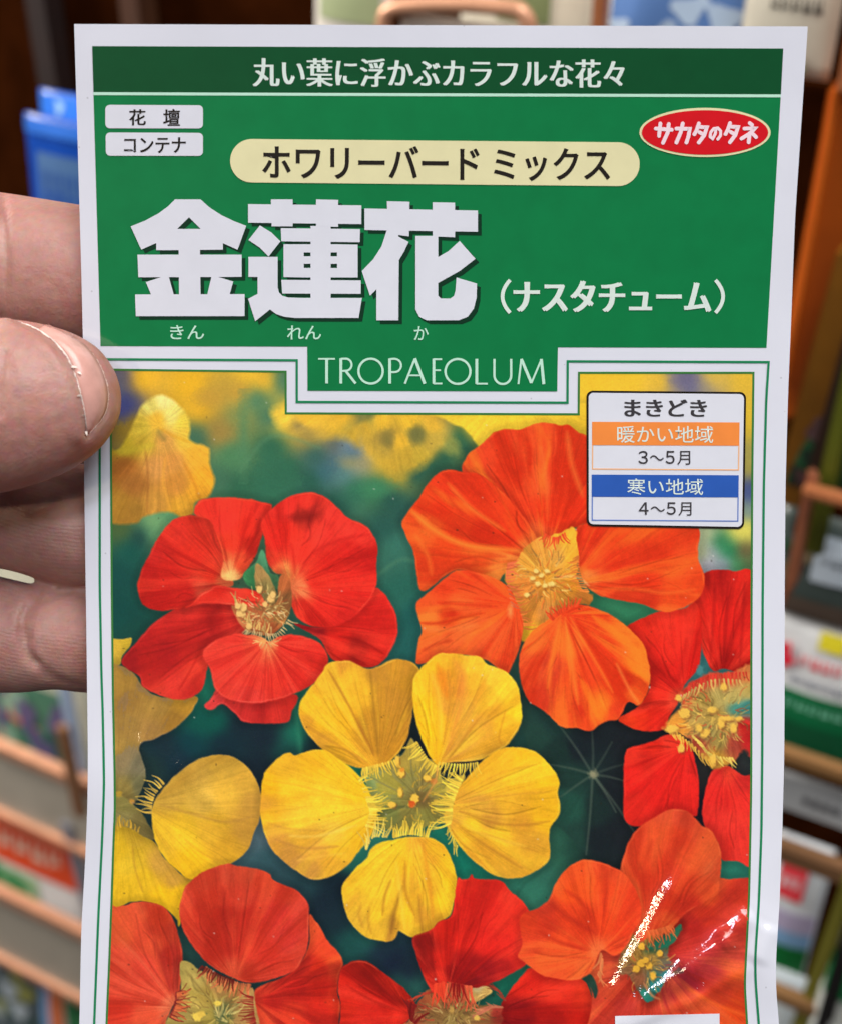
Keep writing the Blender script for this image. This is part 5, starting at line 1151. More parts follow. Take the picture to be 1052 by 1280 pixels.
# the oval emblem
def oval(rx, ry, n=64): return [(880.4 + rx * math.cos(2 * math.pi * i / n), 165.5 + ry * math.sin(2 * math.pi * i / n)) for i in range(n)]
s_ = Sheet(); s_.poly(oval(82, 30.8), 3); emblem = s_.build('oval_emblem', M_cream, packet)
s_ = Sheet(); s_.poly(oval(79, 27.8), 4); s_.build('emblem_field', M_red, emblem)
s_ = Sheet()
def fe(p, dx=0): return [(780 + (x + dx) / 5.26, 120 + y / 5.26) for x, y in p]
TA = [[(488, 180), (474, 222), (458, 252)], [(488, 203), (540, 206), (523, 258), (487, 306)], [(492, 238), (512, 250)]]
EM = [[(205, 214), (310, 222)], [(235, 180), (226, 262)], [(290, 184), (283, 240), (252, 308)],
      [(340, 214), (428, 216), (420, 262), (406, 306)], [(382, 180), (368, 240), (340, 306)]] + TA + [[(x + 205, y - 2) for x, y in p] for p in TA] + \
     [[(822, 178), (838, 190)], [(787, 214), (858, 212), (820, 248), (768, 280)], [(822, 244), (815, 304)], [(842, 248), (864, 270)]]
for i, p in enumerate(EM): s_.ribbon(fe(p), 4.7, 5 + .03 * i, caps=True, step=2)
s_.ribbon(fe([(602, 212), (594, 252), (578, 280), (562, 268), (566, 238), (586, 214), (612, 210), (631, 230), (630, 260), (612, 284)]), 3.6, 5.6, caps=True, step=2)
s_.build('emblem_lettering', M_pinkish, emblem)

# the sowing table
s_ = Sheet(); s_.poly(rrect((732.3, 488.2), (931.9, 490), (929.3, 661.4), (732.6, 657.8), 8, 8), 4)
table = s_.build('sowing_table', M_black, packet)
s_ = Sheet(); s_.poly(rrect((735, 490.9), (929.2, 492.6), (926.7, 658.6), (735.2, 655.2), 6, 8), 5); s_.build('table_field', M_white, table)
box_text('table_heading', 'まきどき', 780.3, 882.3, 499, 520.6, M_grey, table, 6, .010, .4, .7)
for (x0, x1, ya, yb, yc, m1, m2, w1, q1, w2_, q2) in ((739.2, 923.6, 527.2, 556.4, 586.2, M_orange, M_ltorange, '暖かい地域', (770.6, 890.6, 532.2, 553.4), '3〜5月', (797, 862, 563.6, 580.4)),
                                                 (738.8, 922.6, 593.2, 621, 650.2, M_blue, M_ltblue, '寒い地域', (783.2, 878, 598, 618.4), '4〜5月', (797.8, 863.6, 627.8, 644))):
    s_ = Sheet(); s_.grid((x0, ya), (x1, ya + .8), (x1 - .3, yb + .8), (x0, yb), 6, 6, 1); s_.build('table_band', m1, table)
    s_ = Sheet(); s_.ribbon([(x0 + .8, yb), (x0 + .6, yc), (x1 - 1.2, yc + 1.2), (x1 - .8, yb + .6)], 1.5, 6); s_.build('table_rule', m2, table)
    box_text('band_lettering', w1, *q1, M_lett, table, 7, .003, .4)
    if True:
        d_, m_ = w2_[0], w2_[2:]
        x_0, x_1, y_0, y_1 = q2
        wd = x_1 - x_0
        box_text('month_lettering', chr(ord(w2_[0]) + 0xFEE0), x_0, x_0 + wd * .185, y_0, y_1 - .6, M_grey, table, 7, .010)
        t = np.linspace(0, 1, 20)
        sh = Sheet(); sh.ribbon(np.stack([x_0 + wd * (.235 + .25 * t), (y_0 + y_1) / 2 + .4 - 2.6 * np.sin(2 * np.pi * t)], 1), 1.7, 7, step=1); sh.build('month_lettering', M_grey, table)
        box_text('month_lettering', chr(0xFF15), x_0 + wd * .525, x_0 + wd * .70, y_0, y_1 - .6, M_grey, table, 7, .010)
        box_text('month_lettering', '月', x_0 + wd * .75, x_1, y_0, y_1 + .6, M_grey, table, 7, .004)

s_ = Sheet(); s_.grid((768, 1270), (898.5, 1267), (899, 1340), (769, 1343), 5, 60, 34)
s_.build('price_patch', M_white, packet)

# ================================================================ THE HAND
def skin_material():
    m = bpy.data.materials.new('skin')
    nt, N, L, b = nodes_of(m)
    tc = N.new('ShaderNodeTexCoord')
    n1 = N.new('ShaderNodeTexNoise'); n1.inputs['Scale'].default_value = 95; n1.inputs['Detail'].default_value = 5
    L.new(tc.outputs['Object'], n1.inputs['Vector'])
    rp = N.new('ShaderNodeValToRGB')
    e = rp.color_ramp.elements
    e[0].position = .32; e[0].color = (0.40, 0.190, 0.158, 1); e[1].position = .68; e[1].color = (0.54, 0.325, 0.283, 1)
    k = e.new(.5); k.color = (0.47, 0.255, 0.217, 1)
    L.new(n1.outputs['Fac'], rp.inputs['Fac'])
    n2 = N.new('ShaderNodeTexNoise'); n2.inputs['Scale'].default_value = 900; n2.inputs['Detail'].default_value = 3
    L.new(tc.outputs['Object'], n2.inputs['Vector'])
    mx = N.new('ShaderNodeMixRGB'); mx.blend_type = 'MULTIPLY'; mx.inputs['Fac'].default_value = .35
    L.new(rp.outputs['Color'], mx.inputs['Color1']); L.new(n2.outputs['Color'], mx.inputs['Color2'])
    br = N.new('ShaderNodeMixRGB'); br.blend_type = 'MULTIPLY'; br.inputs['Fac'].default_value = 1; br.inputs['Color2'].default_value = (1.12, 1.09, 1.09, 1)
    n4 = N.new('ShaderNodeTexNoise'); n4.inputs['Scale'].default_value = 38; n4.inputs['Detail'].default_value = 3
    L.new(tc.outputs['Object'], n4.inputs['Vector'])
    r4 = N.new('ShaderNodeValToRGB'); r4.color_ramp.elements[0].position = .42; r4.color_ramp.elements[1].position = .66
    r4.color_ramp.elements[0].color = (1, 1, 1, 1); r4.color_ramp.elements[1].color = (.97, .85, .83, 1)
    L.new(n4.outputs['Fac'], r4.inputs['Fac'])
    m4 = N.new('ShaderNodeMixRGB'); m4.blend_type = 'MULTIPLY'; m4.inputs['Fac'].default_value = 1
    L.new(mx.outputs['Color'], m4.inputs['Color1']); L.new(r4.outputs['Color'], m4.inputs['Color2'])
    L.new(m4.outputs['Color'], br.inputs['Color1'])
    L.new(br.outputs['Color'], b.inputs['Base Color'])
    b.inputs['Subsurface Weight'].default_value = .35
    b.inputs['Subsurface Radius'].default_value = (1.0, .35, .2)
    b.inputs['Subsurface Scale'].default_value = .0022
    b.inputs['Roughness'].default_value = .46
    b.inputs['Specular IOR Level'].default_value = .45
    # papillary ridges: wavering fine lines, and pores
    wv = N.new('ShaderNodeTexWave'); wv.wave_type = 'RINGS'; wv.rings_direction = 'SPHERICAL'
    wv.inputs['Scale'].default_value = 560; wv.inputs['Distortion'].default_value = 5; wv.inputs['Detail'].default_value = 2; wv.inputs['Detail Scale'].default_value = .35
    mp = N.new('ShaderNodeMapping'); c_ = P(118, 385, .199); mp.inputs['Location'].default_value = (-c_[0], -c_[1], -c_[2])
    L.new(tc.outputs['Object'], mp.inputs['Vector']); L.new(mp.outputs['Vector'], wv.inputs['Vector'])
    b1 = N.new('ShaderNodeBump'); b1.inputs['Strength'].default_value = .075; b1.inputs['Distance'].default_value = .0003
    sx = N.new('ShaderNodeVectorMath'); sx.operation = 'DOT_PRODUCT'; sx.inputs[1].default_value = tuple(FW)
    L.new(tc.outputs['Object'], sx.inputs[0])
    gt = N.new('ShaderNodeMath'); gt.operation = 'GREATER_THAN'; gt.inputs[1].default_value = float(CAM @ FW) + .1935
    L.new(sx.outputs['Value'], gt.inputs[0])
    ml = N.new('ShaderNodeMath'); ml.operation = 'MULTIPLY'
    L.new(wv.outputs['Fac'], ml.inputs[0]); L.new(gt.outputs[0], ml.inputs[1])
    L.new(ml.outputs[0], b1.inputs['Height'])
    vo = N.new('ShaderNodeTexVoronoi'); vo.inputs['Scale'].default_value = 1500; vo.feature = 'DISTANCE_TO_EDGE'
    L.new(tc.outputs['Object'], vo.inputs['Vector'])
    b2 = N.new('ShaderNodeBump'); b2.inputs['Strength'].default_value = .15; b2.inputs['Distance'].default_value = .0003
    L.new(vo.outputs['Distance'], b2.inputs['Height']); L.new(b1.outputs['Normal'], b2.inputs['Normal'])
    n3 = N.new('ShaderNodeTexNoise'); n3.inputs['Scale'].default_value = 260; n3.inputs['Detail'].default_value = 5
    L.new(tc.outputs['Object'], n3.inputs['Vector'])
    b3 = N.new('ShaderNodeBump'); b3.inputs['Strength'].default_value = .5; b3.inputs['Distance'].default_value = .0006
    L.new(n3.outputs['Fac'], b3.inputs['Height']); L.new(b2.outputs['Normal'], b3.inputs['Normal'])
    L.new(b3.outputs['Normal'], b.inputs['Normal'])
    return m


M_skin = skin_material()
HV, HF = [], []


def digit(st, flat=0.82, n=28, cap=True):
    """a tapering finger: stations (px, top py, bottom py, depth of the axis) from root to tip"""
    st = np.asarray(st, float)
    # resample smoothly
    t = np.arange(len(st)); tt = np.linspace(0, len(st) - 1, (len(st) - 1) * 6 + 1)
    sp = spline(st[:, :2], 6, False)
    d = []
    for c in range(4):
        q = st[:, c]
        o = []
        for i in range(len(q) - 1):
            p0 = q[max(i - 1, 0)]; p1 = q[i]; p2 = q[i + 1]; p3 = q[min(i + 2, len(q) - 1)]
            for k in range(6):
                u = k / 6
                o.append(0.5 * (2 * p1 + (p2 - p0) * u + (2 * p0 - 5 * p1 + 4 * p2 - p3) * u * u + (3 * p1 - p0 - 3 * p2 + p3) * u ** 3))
        o.append(q[-1]); d.append(o)
    d = np.array(d).T
    base = len(HV)
    for (x, y0, y1, z) in d:
        cy = (y0 + y1) / 2; h = max((y1 - y0) / 2, 0.6)
        C = P(x, cy, z)
        for k in range(n):
            a = 2 * math.pi * k / n
            HV.append(C + UP * (h * math.sin(a) * z / FPX) - FW * (h * flat * math.cos(a) * z / FPX))
    m = len(d)
    for j in range(m - 1):
        for k in range(n):
            a = base + j * n + k; b_ = base + j * n + (k + 1) % n
            HF.append((a, b_, b_ + n, a + n))
    HF.append([base + k for k in range(n)][::-1]); HF.append([base + (m - 1) * n + k for k in range(n)])


def limb(pts, n=28):
    """a free tube through 3-D points with radii: (px, py, depth, radius m)"""
    C = np.array([P(x, y, z) for x, y, z, r in pts]); R = [p[3] for p in pts]
    base = len(HV)
    up = None
    for i in range(len(C)):
        t = C[min(i + 1, len(C) - 1)] - C[max(i - 1, 0)]; t /= np.linalg.norm(t)
        u = np.cross(t, FW if up is None else up); u /= np.linalg.norm(u)
        v = np.cross(u, t); up = v
        for k in range(n):
            a = 2 * math.pi * k / n
            HV.append(C[i] + R[i] * (math.cos(a) * u + math.sin(a) * v))
    for j in range(len(C) - 1):
        for k in range(n):
            a = base + j * n + k; b_ = base + j * n + (k + 1) % n
            HF.append((a, b_, b_ + n, a + n))
    HF.append([base + k for k in range(n)][::-1]); HF.append([base + (len(C) - 1) * n + k for k in range(n)])


def zb(px, py): return float(depth(np.clip(px, 105, 990), py)) + 0.0016
# thumb in front of the sheet
ZT = float(depth(150, 500)) - 0.0093
digit([(-560, 420, 760, ZT + .004), (-420, 405, 700, ZT), (-300, 392, 655, ZT - .001), (-170, 398, 634, ZT - .0005), (-80, 396, 628, ZT), (0, 398, 617, ZT), (40, 402, 607, ZT + .0002), (75, 410, 594, ZT + .0005),
       (100, 420, 580, ZT + .0010), (122, 434, 563, ZT + .0016), (138, 454, 543, ZT + .0022), (147, 473, 526, ZT + .0027), (151, 492, 508, ZT + .0030)], .80)
# index, middle and ring finger behind it
def behind(rows, r_off, flat=.86): digit([(x, y0, y1, zb(x, (y0 + y1) / 2) + flat * .5 * (y1 - y0) * .193 / FPX + r_off) for x, y0, y1 in rows], flat)
behind([(-640, 300, 500), (-480, 270, 478), (-330, 244, 436), (-200, 232, 430), (-90, 232, 430), (0, 241, 432), (60, 250, 434), (110, 258, 436), (180, 268, 436), (250, 284, 432), (300, 304, 420), (330, 330, 396), (342, 356, 372)], .0006)
behind([(-640, 470, 680), (-480, 480, 680), (-330, 520, 706), (-200, 545, 716), (-90, 562, 704), (0, 568, 711), (60, 574, 727), (110, 580, 736), (190, 586, 738), (270, 594, 736), (330, 608, 726), (365, 632, 706), (378, 660, 678)], .0006)
behind([(-640, 640, 850), (-480, 680, 870), (-330, 712, 874), (-200, 726, 872), (-90, 714, 868), (-20, 717, 866), (28, 727, 866), (70, 736.5, 862), (110, 739, 866), (190, 746, 866), (260, 758, 862), (310, 778, 848), (340, 800, 828)], .0010)
# little finger curled in, out of the frame
behind([(-640, 800, 985), (-480, 850, 1005), (-360, 880, 1010), (-260, 890, 1010), (-190, 900, 1008), (-150, 920, 992), (-138, 948, 966)], .006)
# palm, ball of the thumb, wrist and forearm (all outside the frame)
limb([(-640, 400, .205, .0125), (-800, 470, .200, .015), (-980, 640, .190, .019), (-1120, 800, .182, .023)])
limb([(-640, 575, .205, .0125), (-800, 610, .200, .015), (-980, 720, .190, .020), (-1120, 820, .182, .024)])
limb([(-640, 745, .205, .0125), (-800, 750, .200, .015), (-980, 800, .190, .020), (-1120, 850, .182, .024)])
limb([(-640, 892, .208, .0115), (-800, 880, .202, .014), (-980, 880, .190, .019), (-1120, 880, .182, .023)])
limb([(-540, 590, ZT + .003, .0165), (-680, 640, .186, .019), (-860, 720, .184, .022), (-1050, 800, .182, .024)])
limb([(-1040, 800, .183, .026), (-1180, 860, .178, .027), (-1400, 960, .168, .030), (-1800, 1160, .150, .036), (-2300, 1420, .128, .041)])
hm = bpy.data.meshes.new('hand')
hm.from_pydata([tuple(v) for v in HV], [], HF)
bm = bmesh.new(); bm.from_mesh(hm); bmesh.ops.recalc_face_normals(bm, faces=bm.faces); bm.to_mesh(hm); bm.free()
hand = bpy.data.objects.new('hand', hm); COL.objects.link(hand)
rm = hand.modifiers.new('join', 'REMESH'); rm.mode = 'VOXEL'; rm.voxel_size = .0005; rm.use_smooth_shade = True
sm = hand.modifiers.new('soften', 'SMOOTH'); sm.factor = .5; sm.iterations = 16
dg = bpy.context.evaluated_depsgraph_get(); dg.update()
nm_ = bpy.data.meshes.new_from_object(hand.evaluated_get(dg))
hand.modifiers.clear(); hand.data = nm_; nm_.name = 'hand'
nm_.materials.clear(); nm_.materials.append(M_skin)
tag(hand, 'bare hand with a short torn thumbnail pinching the seed packet along its long edge', 'hand')

# creases, nail bed and swellings pressed into the skin
nv = len(nm_.vertices)
co = np.empty(nv * 3, np.float32); nm_.vertices.foreach_get('co', co); co = co.reshape(-1, 3).astype(float)
no = np.empty(nv * 3, np.float32); nm_.vertices.foreach_get('normal', no); no = no.reshape(-1, 3).astype(float)
rel = co - CAM
zc = rel @ FW; hx = 526 + FPX * (rel @ RX) / zc; hy = 640 - FPX * (rel @ UP) / zc
face = -(no * (rel / np.linalg.norm(rel, axis=1)[:, None])).sum(1) > 0.05
front = zc < float(depth(120, 500)) - .0005


def pline(p, X, Y):
    p = spline(p, 6, False) if len(p) > 2 else np.asarray(p, float)
    d = np.full(X.shape, 1e9); T = np.zeros(X.shape)
    for i in range(len(p) - 1):
        q, t = seg_dist(X, Y, *p[i], *p[i + 1])
        T = np.where(q < d, (i + t) / (len(p) - 1), T); d = np.minimum(d, q)
    return d, T


disp = np.zeros(nv)
CUT = [(22, 401), (48, 412), (72, 430), (90, 456), (101, 490), (107, 520), (109, 541)]
TIPL = [(96, 424), (112, 436), (126, 458), (135, 486), (134, 510), (126, 526), (112, 542)]
near = (hx > -260) & (hx < 260) & (hy > 180) & (hy < 900) & face
I = np.nonzero(near & front)[0]
d, T = pline(CUT, hx[I], hy[I]); disp[I] -= .00042 * np.exp(-(d / 5.5) ** 2)
# raised skin wall on the near side of the cut
p_ = np.array(CUT, float) - np.array([13, -5]); d, T = pline(p_, hx[I], hy[I]); disp[I] += .00032 * np.exp(-(d / 10) ** 2)
d, T = pline(TIPL, hx[I], hy[I]); disp[I] -= .00022 * np.exp(-(d / 4) ** 2)
for p, a, w in (([(6, 440), (-2, 480), (0, 520)], .00030, 5), ([(-20, 430), (-30, 490), (-22, 560)], .00045, 8), ([(12, 450), (22, 500), (30, 560)], .00010, 5), ([(-70, 410), (-84, 500), (-72, 600)], .0006, 9), ([(52, 470), (58, 500), (70, 530)], .0001, 8)):
    d, T = pline(p, hx[I], hy[I]); disp[I] -= a * np.exp(-(d / w) ** 2)
J = np.nonzero(near & ~front)[0]
for p, a, w in (([(46, 742), (32, 762), (27, 790), (33, 815), (44, 830)], .00075, 5), ([(52, 745), (39, 768), (36, 800)], .0003, 4), ([(30, 790), (40, 825), (70, 850), (106, 862)], .00035, 7), ([(60, 748), (80, 740), (106, 735)], .0003, 4),
                ([(2, 245), (6, 300), (2, 400)], .0006, 8), ([(-60, 240), (-66, 330), (-58, 420)], .0005, 8), ([(40, 640), (80, 622), (106, 612)], .0004, 6), ([(60, 600), (90, 606), (106, 600)], .0004, 6), ([(-40, 600), (-46, 660), (-38, 715)], .0007, 8)):
    d, T = pline(p, hx[J], hy[J]); disp[J] -= a * np.exp(-(d / w) ** 2)
co = co + no * disp[:, None]
nm_.vertices.foreach_set('co', co.astype(np.float32).ravel()); nm_.update()

# nail, dry cuticle edge and free edge, laid on the thumb by rays through the pixels
bm = bmesh.new(); bm.from_mesh(nm_); TREE = BVHTree.FromBMesh(bm); bm.free()
def on_thumb(x, y, lift):
    d = ray(x, y); L_ = np.linalg.norm(d); h = TREE.ray_cast(Vector(CAM), Vector(d / L_))
    if h[0] is None: return P(x, y, ZT)
    return np.array(h[0]) - d / L_ * lift


M_nail = mottled('nail', (204, 154, 144), var=.10, scale=420, rough=.27, bump=.12, bscale=900, spec=.5)
M_dry = mottled('dry_skin', (226, 214, 206), var=.14, scale=900, rough=.6, bump=.3, bscale=1500)
M_edge = mottled('nail_rim', (214, 184, 172), var=.12, scale=900, rough=.5)
a_ = spline(CUT[1:], 6, False); b_ = spline([(60, 404)] + TIPL, 6, False)
nu, nvv = 22, 8
ta = np.linspace(0, 1, nu + 1)
def at_t(p, t):
    s = np.concatenate([[0], np.cumsum(np.hypot(*np.diff(p, axis=0).T))]); s /= s[-1]
    return np.stack([np.interp(t, s, p[:, 0]), np.interp(t, s, p[:, 1])], 1)
pa, pb = at_t(a_, ta), at_t(b_, ta)
nv_, nf_ = [], []
for i in range(nu + 1):
    for j in range(nvv + 1):
        u = j / nvv
        x, y = pa[i] * (1 - u) + pb[i] * u
        nv_.append(on_thumb(x, y, .00003 + .00035 * math.sin(math.pi * (0.08 + .84 * u)) * math.sin(math.pi * (0.06 + .88 * ta[i]))))
for i in range(nu):
    for j in range(nvv):
        k = i * (nvv + 1) + j; nf_.append((k, k + nvv + 1, k + nvv + 2, k + 1))
nail = mesh_obj('thumbnail', nv_, nf_, M_nail, hand, True)
mo = nail.modifiers.new('thick', 'SOLIDIFY'); mo.thickness = .0003; mo.offset = -1


def strip(name, path, w0, lift, mat, parent, seed, rough=.5, n=70):
    r_ = random.Random(seed)
    p = at_t(spline(path, 8, False), np.linspace(0, 1, n))
    t = np.gradient(p, axis=0); t /= np.hypot(t[:, 0], t[:, 1])[:, None]; nn = np.stack([-t[:, 1], t[:, 0]], 1)
    V_, F2 = [], []
    for i in range(n):
        f = math.sin(math.pi * (i + .5) / n) ** .5
        wa = w0 * f * (1 + rough * r_.uniform(-.6, 1)); wb = w0 * f * (1 + rough * r_.uniform(-.6, 1))
        for s, lf in ((-wa, 0.00002), (-wa * .4, lift), (wb * .4, lift), (wb, 0.00002)):
            q = p[i] + nn[i] * s
            V_.append(on_thumb(q[0], q[1], lf))
    for i in range(n - 1):
        for j in range(3):
            k = i * 4 + j; F2.append((k, k + 1, k + 5, k + 4))
    o = mesh_obj(name, V_, F2, mat, parent, True)
    return o


strip('cuticle', CUT, .9, .00013, M_dry, hand, 3, .9)
strip('nail_edge', TIPL[1:], .8, .00008, M_edge, hand, 5, 1.0)
# loose flakes along the cuticle
V_, F2 = [], []
for (x, y, L_, an) in ((90, 458, 8, 10), (97, 464, 7, 35), (101, 494, 5, 170), (106, 520, 4, 200), (108, 539, 6, 80)):
    c, s = math.cos(RAD(an)), math.sin(RAD(an))
    k = len(V_)
    for (u, v, lf) in ((0, -1.6, .0001), (L_ * .5, -1.3, .0004), (L_, 0, .0006), (L_ * .5, 1.2, .0005), (0, 1.6, .0002)):
        V_.append(on_thumb(x + u * c - v * s, y + u * s + v * c, lf))
    F2.append((k, k + 1, k + 2, k + 3, k + 4))
mesh_obj('skin_flakes', V_, F2, M_dry, hand)

# ================================================================ THE SHOP'S SEED RACK BEHIND (out of focus)
YAW = RAD(27.8)
E1 = np.array([math.cos(YAW), -math.sin(YAW), 0]); NR = np.array([-math.sin(YAW), -math.cos(YAW), 0]); EZ = np.array([0, 0, 1.0])
ORG_ = P(526, 640, .60)


def uv(px, py, w=0.0):
    """rack coordinates (along, height) of a photo pixel at w metres in front of the rack's plane"""
    d = ray(px, py)
    t = ((ORG_ + w * NR - CAM) @ NR) / (d @ NR)
    q = CAM + d * t - ORG_
    return float(q @ E1), float(q[2])


def W(u, v, w): return ORG_ + u * E1 + v * EZ + w * NR


MATS = {}
def rm_(rgb, rough=.5, var=.08, coat=0.0):
    k = (rgb, rough)
    if k not in MATS: MATS[k] = mottled('shop_' + '_'.join(str(c) for c in rgb), rgb, var=var, scale=60, rough=rough, coat=coat, gain=1.3)
    return MATS[k]


def slab(name, u0, u1, v0, v1, w0, w1, mat, parent=None, bev=.0008, lean=0.0, skew=0.0):
    """a bevelled board; lean tips its top back, skew slides its top along the rack"""
    h = v1 - v0
    vs = [W(u + (skew if v == v1 else 0), v, w - (lean * h if v == v1 else 0)) for w in (w0, w1) for v in (v0, v1) for u in (u0, u1)]
    fs = [(0, 2, 3, 1), (4, 5, 7, 6), (0, 1, 5, 4), (2, 6, 7, 3), (0, 4, 6, 2), (1, 3, 7, 5)]
    me = bpy.data.meshes.new(name)
    bm = bmesh.new()
    vv = [bm.verts.new(v) for v in vs]
    for f in fs: bm.faces.new([vv[i] for i in f])
    bmesh.ops.recalc_face_normals(bm, faces=bm.faces)
    if bev: bmesh.ops.bevel(bm, geom=bm.edges[:], offset=min(bev, abs(w1 - w0) * .4, abs(h) * .3), segments=2, affect='EDGES')
    bm.to_mesh(me); bm.free()
    me.materials.append(mat)
    o = bpy.data.objects.new(name, me); COL.objects.link(o)
    if parent: o.parent = parent
    return o


def pixbox(x0, y0, x1, y1, w):
    """along / height limits of an upright thing whose top-left and bottom-right corners show at two pixels"""
    ym = min(max(y0, 14), 1270)
    u0 = uv(x0, ym, w)[0]; u1 = uv(x1, ym, w)[0]
    v1 = uv(x0, y0, w)[1]; v0 = uv(x1, y1, w)[1]
    return u0, u1, min(v0, v1), max(v0, v1)


class Pack:
    """a seed packet standing in the rack; printed fields are given in 0..1 of its front"""
    def __init__(s, name, box, w, rgb, label, group='seed packets in the shop rack', lean=.12, skew=0.0, cat='seed packet', rough=.4):
        u0, u1, v0, v1 = box
        s.b, s.w, s.lean, s.skew = box, w, lean, skew
        n = 10
        V_, F2 = [], []
        for sd in (1, -1):
            for j in range(n + 1):
                for i in range(n + 1):
                    a, b = i / n, j / n
                    th = .0006 + .003 * math.sin(math.pi * a) ** .7 * math.sin(math.pi * min(b * 1.0, 1)) ** .7 if 0 < i < n and 0 < j < n else .0004
                    V_.append(W(u0 + (u1 - u0) * a + skew * b, v0 + (v1 - v0) * b, w - lean * (v1 - v0) * b + sd * th))
        m = (n + 1) ** 2
        for j in range(n):
            for i in range(n):
                k = j * (n + 1) + i
                F2 += [(k, k + 1, k + n + 2, k + n + 1), (m + k, m + k + n + 1, m + k + n + 2, m + k + 1)]
        for i in range(n):
            F2 += [(i, m + i, m + i + 1, i + 1), (n * (n + 1) + i, n * (n + 1) + i + 1, m + n * (n + 1) + i + 1, m + n * (n + 1) + i)]
            k = i * (n + 1); F2.append((k, k + n + 1, m + k + n + 1, m + k)); k += n; F2.append((k, m + k, m + k + n + 1, k + n + 1))
        s.o = tag(mesh_obj(name, V_, F2, rm_(rgb, rough, coat=.3), None, True), label, cat, group)
        s.lay = 0

    def q(s, a, b, lift):
        u0, u1, v0, v1 = s.b
        th = .0006 + .003 * max(0, math.sin(math.pi * min(max(a, 0), 1))) ** .7 * max(0, math.sin(math.pi * min(max(b, 0), 1))) ** .7
        return W(u0 + (u1 - u0) * a + s.skew * b, v0 + (v1 - v0) * b, s.w - s.lean * (v1 - v0) * b + th + .0005 + lift)

    def field(s, name, a0, a1, b0, b1, rgb):
        s.lay += 1
        n = 8; V_, F2 = [], []
        for j in range(n + 1):
            for i in range(n + 1): V_.append(s.q(a0 + (a1 - a0) * i / n, b0 + (b1 - b0) * j / n, .00015 * s.lay))
        for j in range(n):
            for i in range(n):
                k = j * (n + 1) + i; F2.append((k, k + 1, k + n + 2, k + n + 1))
        return mesh_obj(name, V_, F2, rm_(rgb), s.o, True)

    def blots(s, name, a0, a1, b0, b1, cols, n, r, seed):
        """round printed petals and leaves, in one colour each part"""
        rr = random.Random(seed)
        for c in cols:
            s.lay += 1
            V_, F2 = [], []
            for k in range(n):
                a, b = rr.uniform(a0, a1), rr.uniform(b0, b1)
                i0 = len(V_); ra = r * rr.uniform(.6, 1.3); wob = rr.uniform(0, 6)
                for t in range(12):
                    an = t * math.pi / 6; q = ra * (1 + .25 * math.sin(3 * an + wob))
                    V_.append(s.q(min(max(a + q * math.cos(an), .03), .97), min(max(b + q * .8 * math.sin(an), .03), .97), .00015 * s.lay + .00002 * k))
                F2.append(tuple(range(i0, i0 + 12)))
            mesh_obj(name, V_, F2, rm_(c), s.o)

    def dashes(s, name, a0, a1, b, h, rgb, n, seed):
        """a line of small unreadable print"""
        rr = random.Random(seed); s.lay += 1
        V_, F2 = [], []
        for k in range(n):
            a = a0 + (a1 - a0) * k / n; wd = (a1 - a0) / n * .72
            for (u0, u1, y0, y1) in ((0, .25, 0, 1), (.25, 1, rr.uniform(0, .3), rr.uniform(.35, .5)), (.6, .85, .5, 1)):
                i0 = len(V_)
                for (x, y) in ((u0, y0), (u1, y0), (u1, y1), (u0, y1)): V_.append(s.q(a + wd * x, b + h * y, .00015 * s.lay + .00001 * (i0 % 3)))
                F2.append((i0, i0 + 1, i0 + 2, i0 + 3))
        mesh_obj(name, V_, F2, rm_(rgb), s.o)


COPPER = mottled('copper_rail', (222, 164, 130), var=.10, scale=80, rough=.38, gain=1.0); COPPER.node_tree.nodes['Principled BSDF'].inputs['Metallic'].default_value = .35
POST = rm_((150, 92, 58), .4)
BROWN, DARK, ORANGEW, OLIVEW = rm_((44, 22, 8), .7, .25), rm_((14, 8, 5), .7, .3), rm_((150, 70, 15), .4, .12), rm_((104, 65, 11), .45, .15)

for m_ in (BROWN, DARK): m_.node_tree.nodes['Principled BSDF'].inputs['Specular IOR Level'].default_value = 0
# back board of the rack and the shop floor far below
o = slab('back_board', -1.6, 1.6, -.9, .9, -.075, -.06, BROWN); tag(o, 'dark brown wooden back board behind the whole seed rack', 'rack board')

def shelf_holder(x0, ytop, ybot, x1, w, label, strip_rgb=(164, 156, 142), ext=0.0, nmarks=5, seed=1):
    """a copper rail with a sloping grey price strip below it and a lower lip"""
    r = bpy.data.objects.new('price_holder', None); COL.objects.link(r)
    u0, v1 = uv(x0, ytop, w); _, v0 = uv(x0, ybot, w); u1, _ = uv(x1, ytop, w)
    u0 -= ext
    r.location = W(u0, v0, w)
    tag(r, label, 'price holder', 'copper price holders of the rack')
    bpy.context.view_layer.update()
    inv = Matrix.Translation(-Vector(r.location))
    h = v1 - v0
    for nm, a, b, wa, wb, m in (('rail', v1 - .12 * h, v1, w - .004, w + .003, COPPER), ('price_strip', v0 + .08 * h, v1 - .13 * h, w - .003, w - .001, rm_(strip_rgb, .45)), ('lower_lip', v0, v0 + .09 * h, w - .004, w + .003, COPPER)):
        o = slab(nm, u0, u1, a, b, wa, wb, m); o.parent = r; o.matrix_parent_inverse = inv
        if nm == 'price_strip': st = o
    rr = random.Random(seed); V_, F2 = [], []
    n = nmarks
    for k in range(n):
        ua = u1 - .050 - .009 * (k + 1); 
        for (y0, y1, x_0, x_1) in ((.4, .62, 0, .6), (.45, .56, .5, .9)):
            i0 = len(V_)
            for x, y in ((x_0, y0), (x_1, y0), (x_1, y1), (x_0, y1)): V_.append(W(ua + .008 * x, v0 + h * y, w - .0006 + .0001 * (i0 % 2)))
            F2.append((i0, i0 + 1, i0 + 2, i0 + 3))
    o = mesh_obj('price_print', V_, F2, rm_((100, 92, 84))); o.parent = st; o.matrix_parent_inverse = inv
    return r


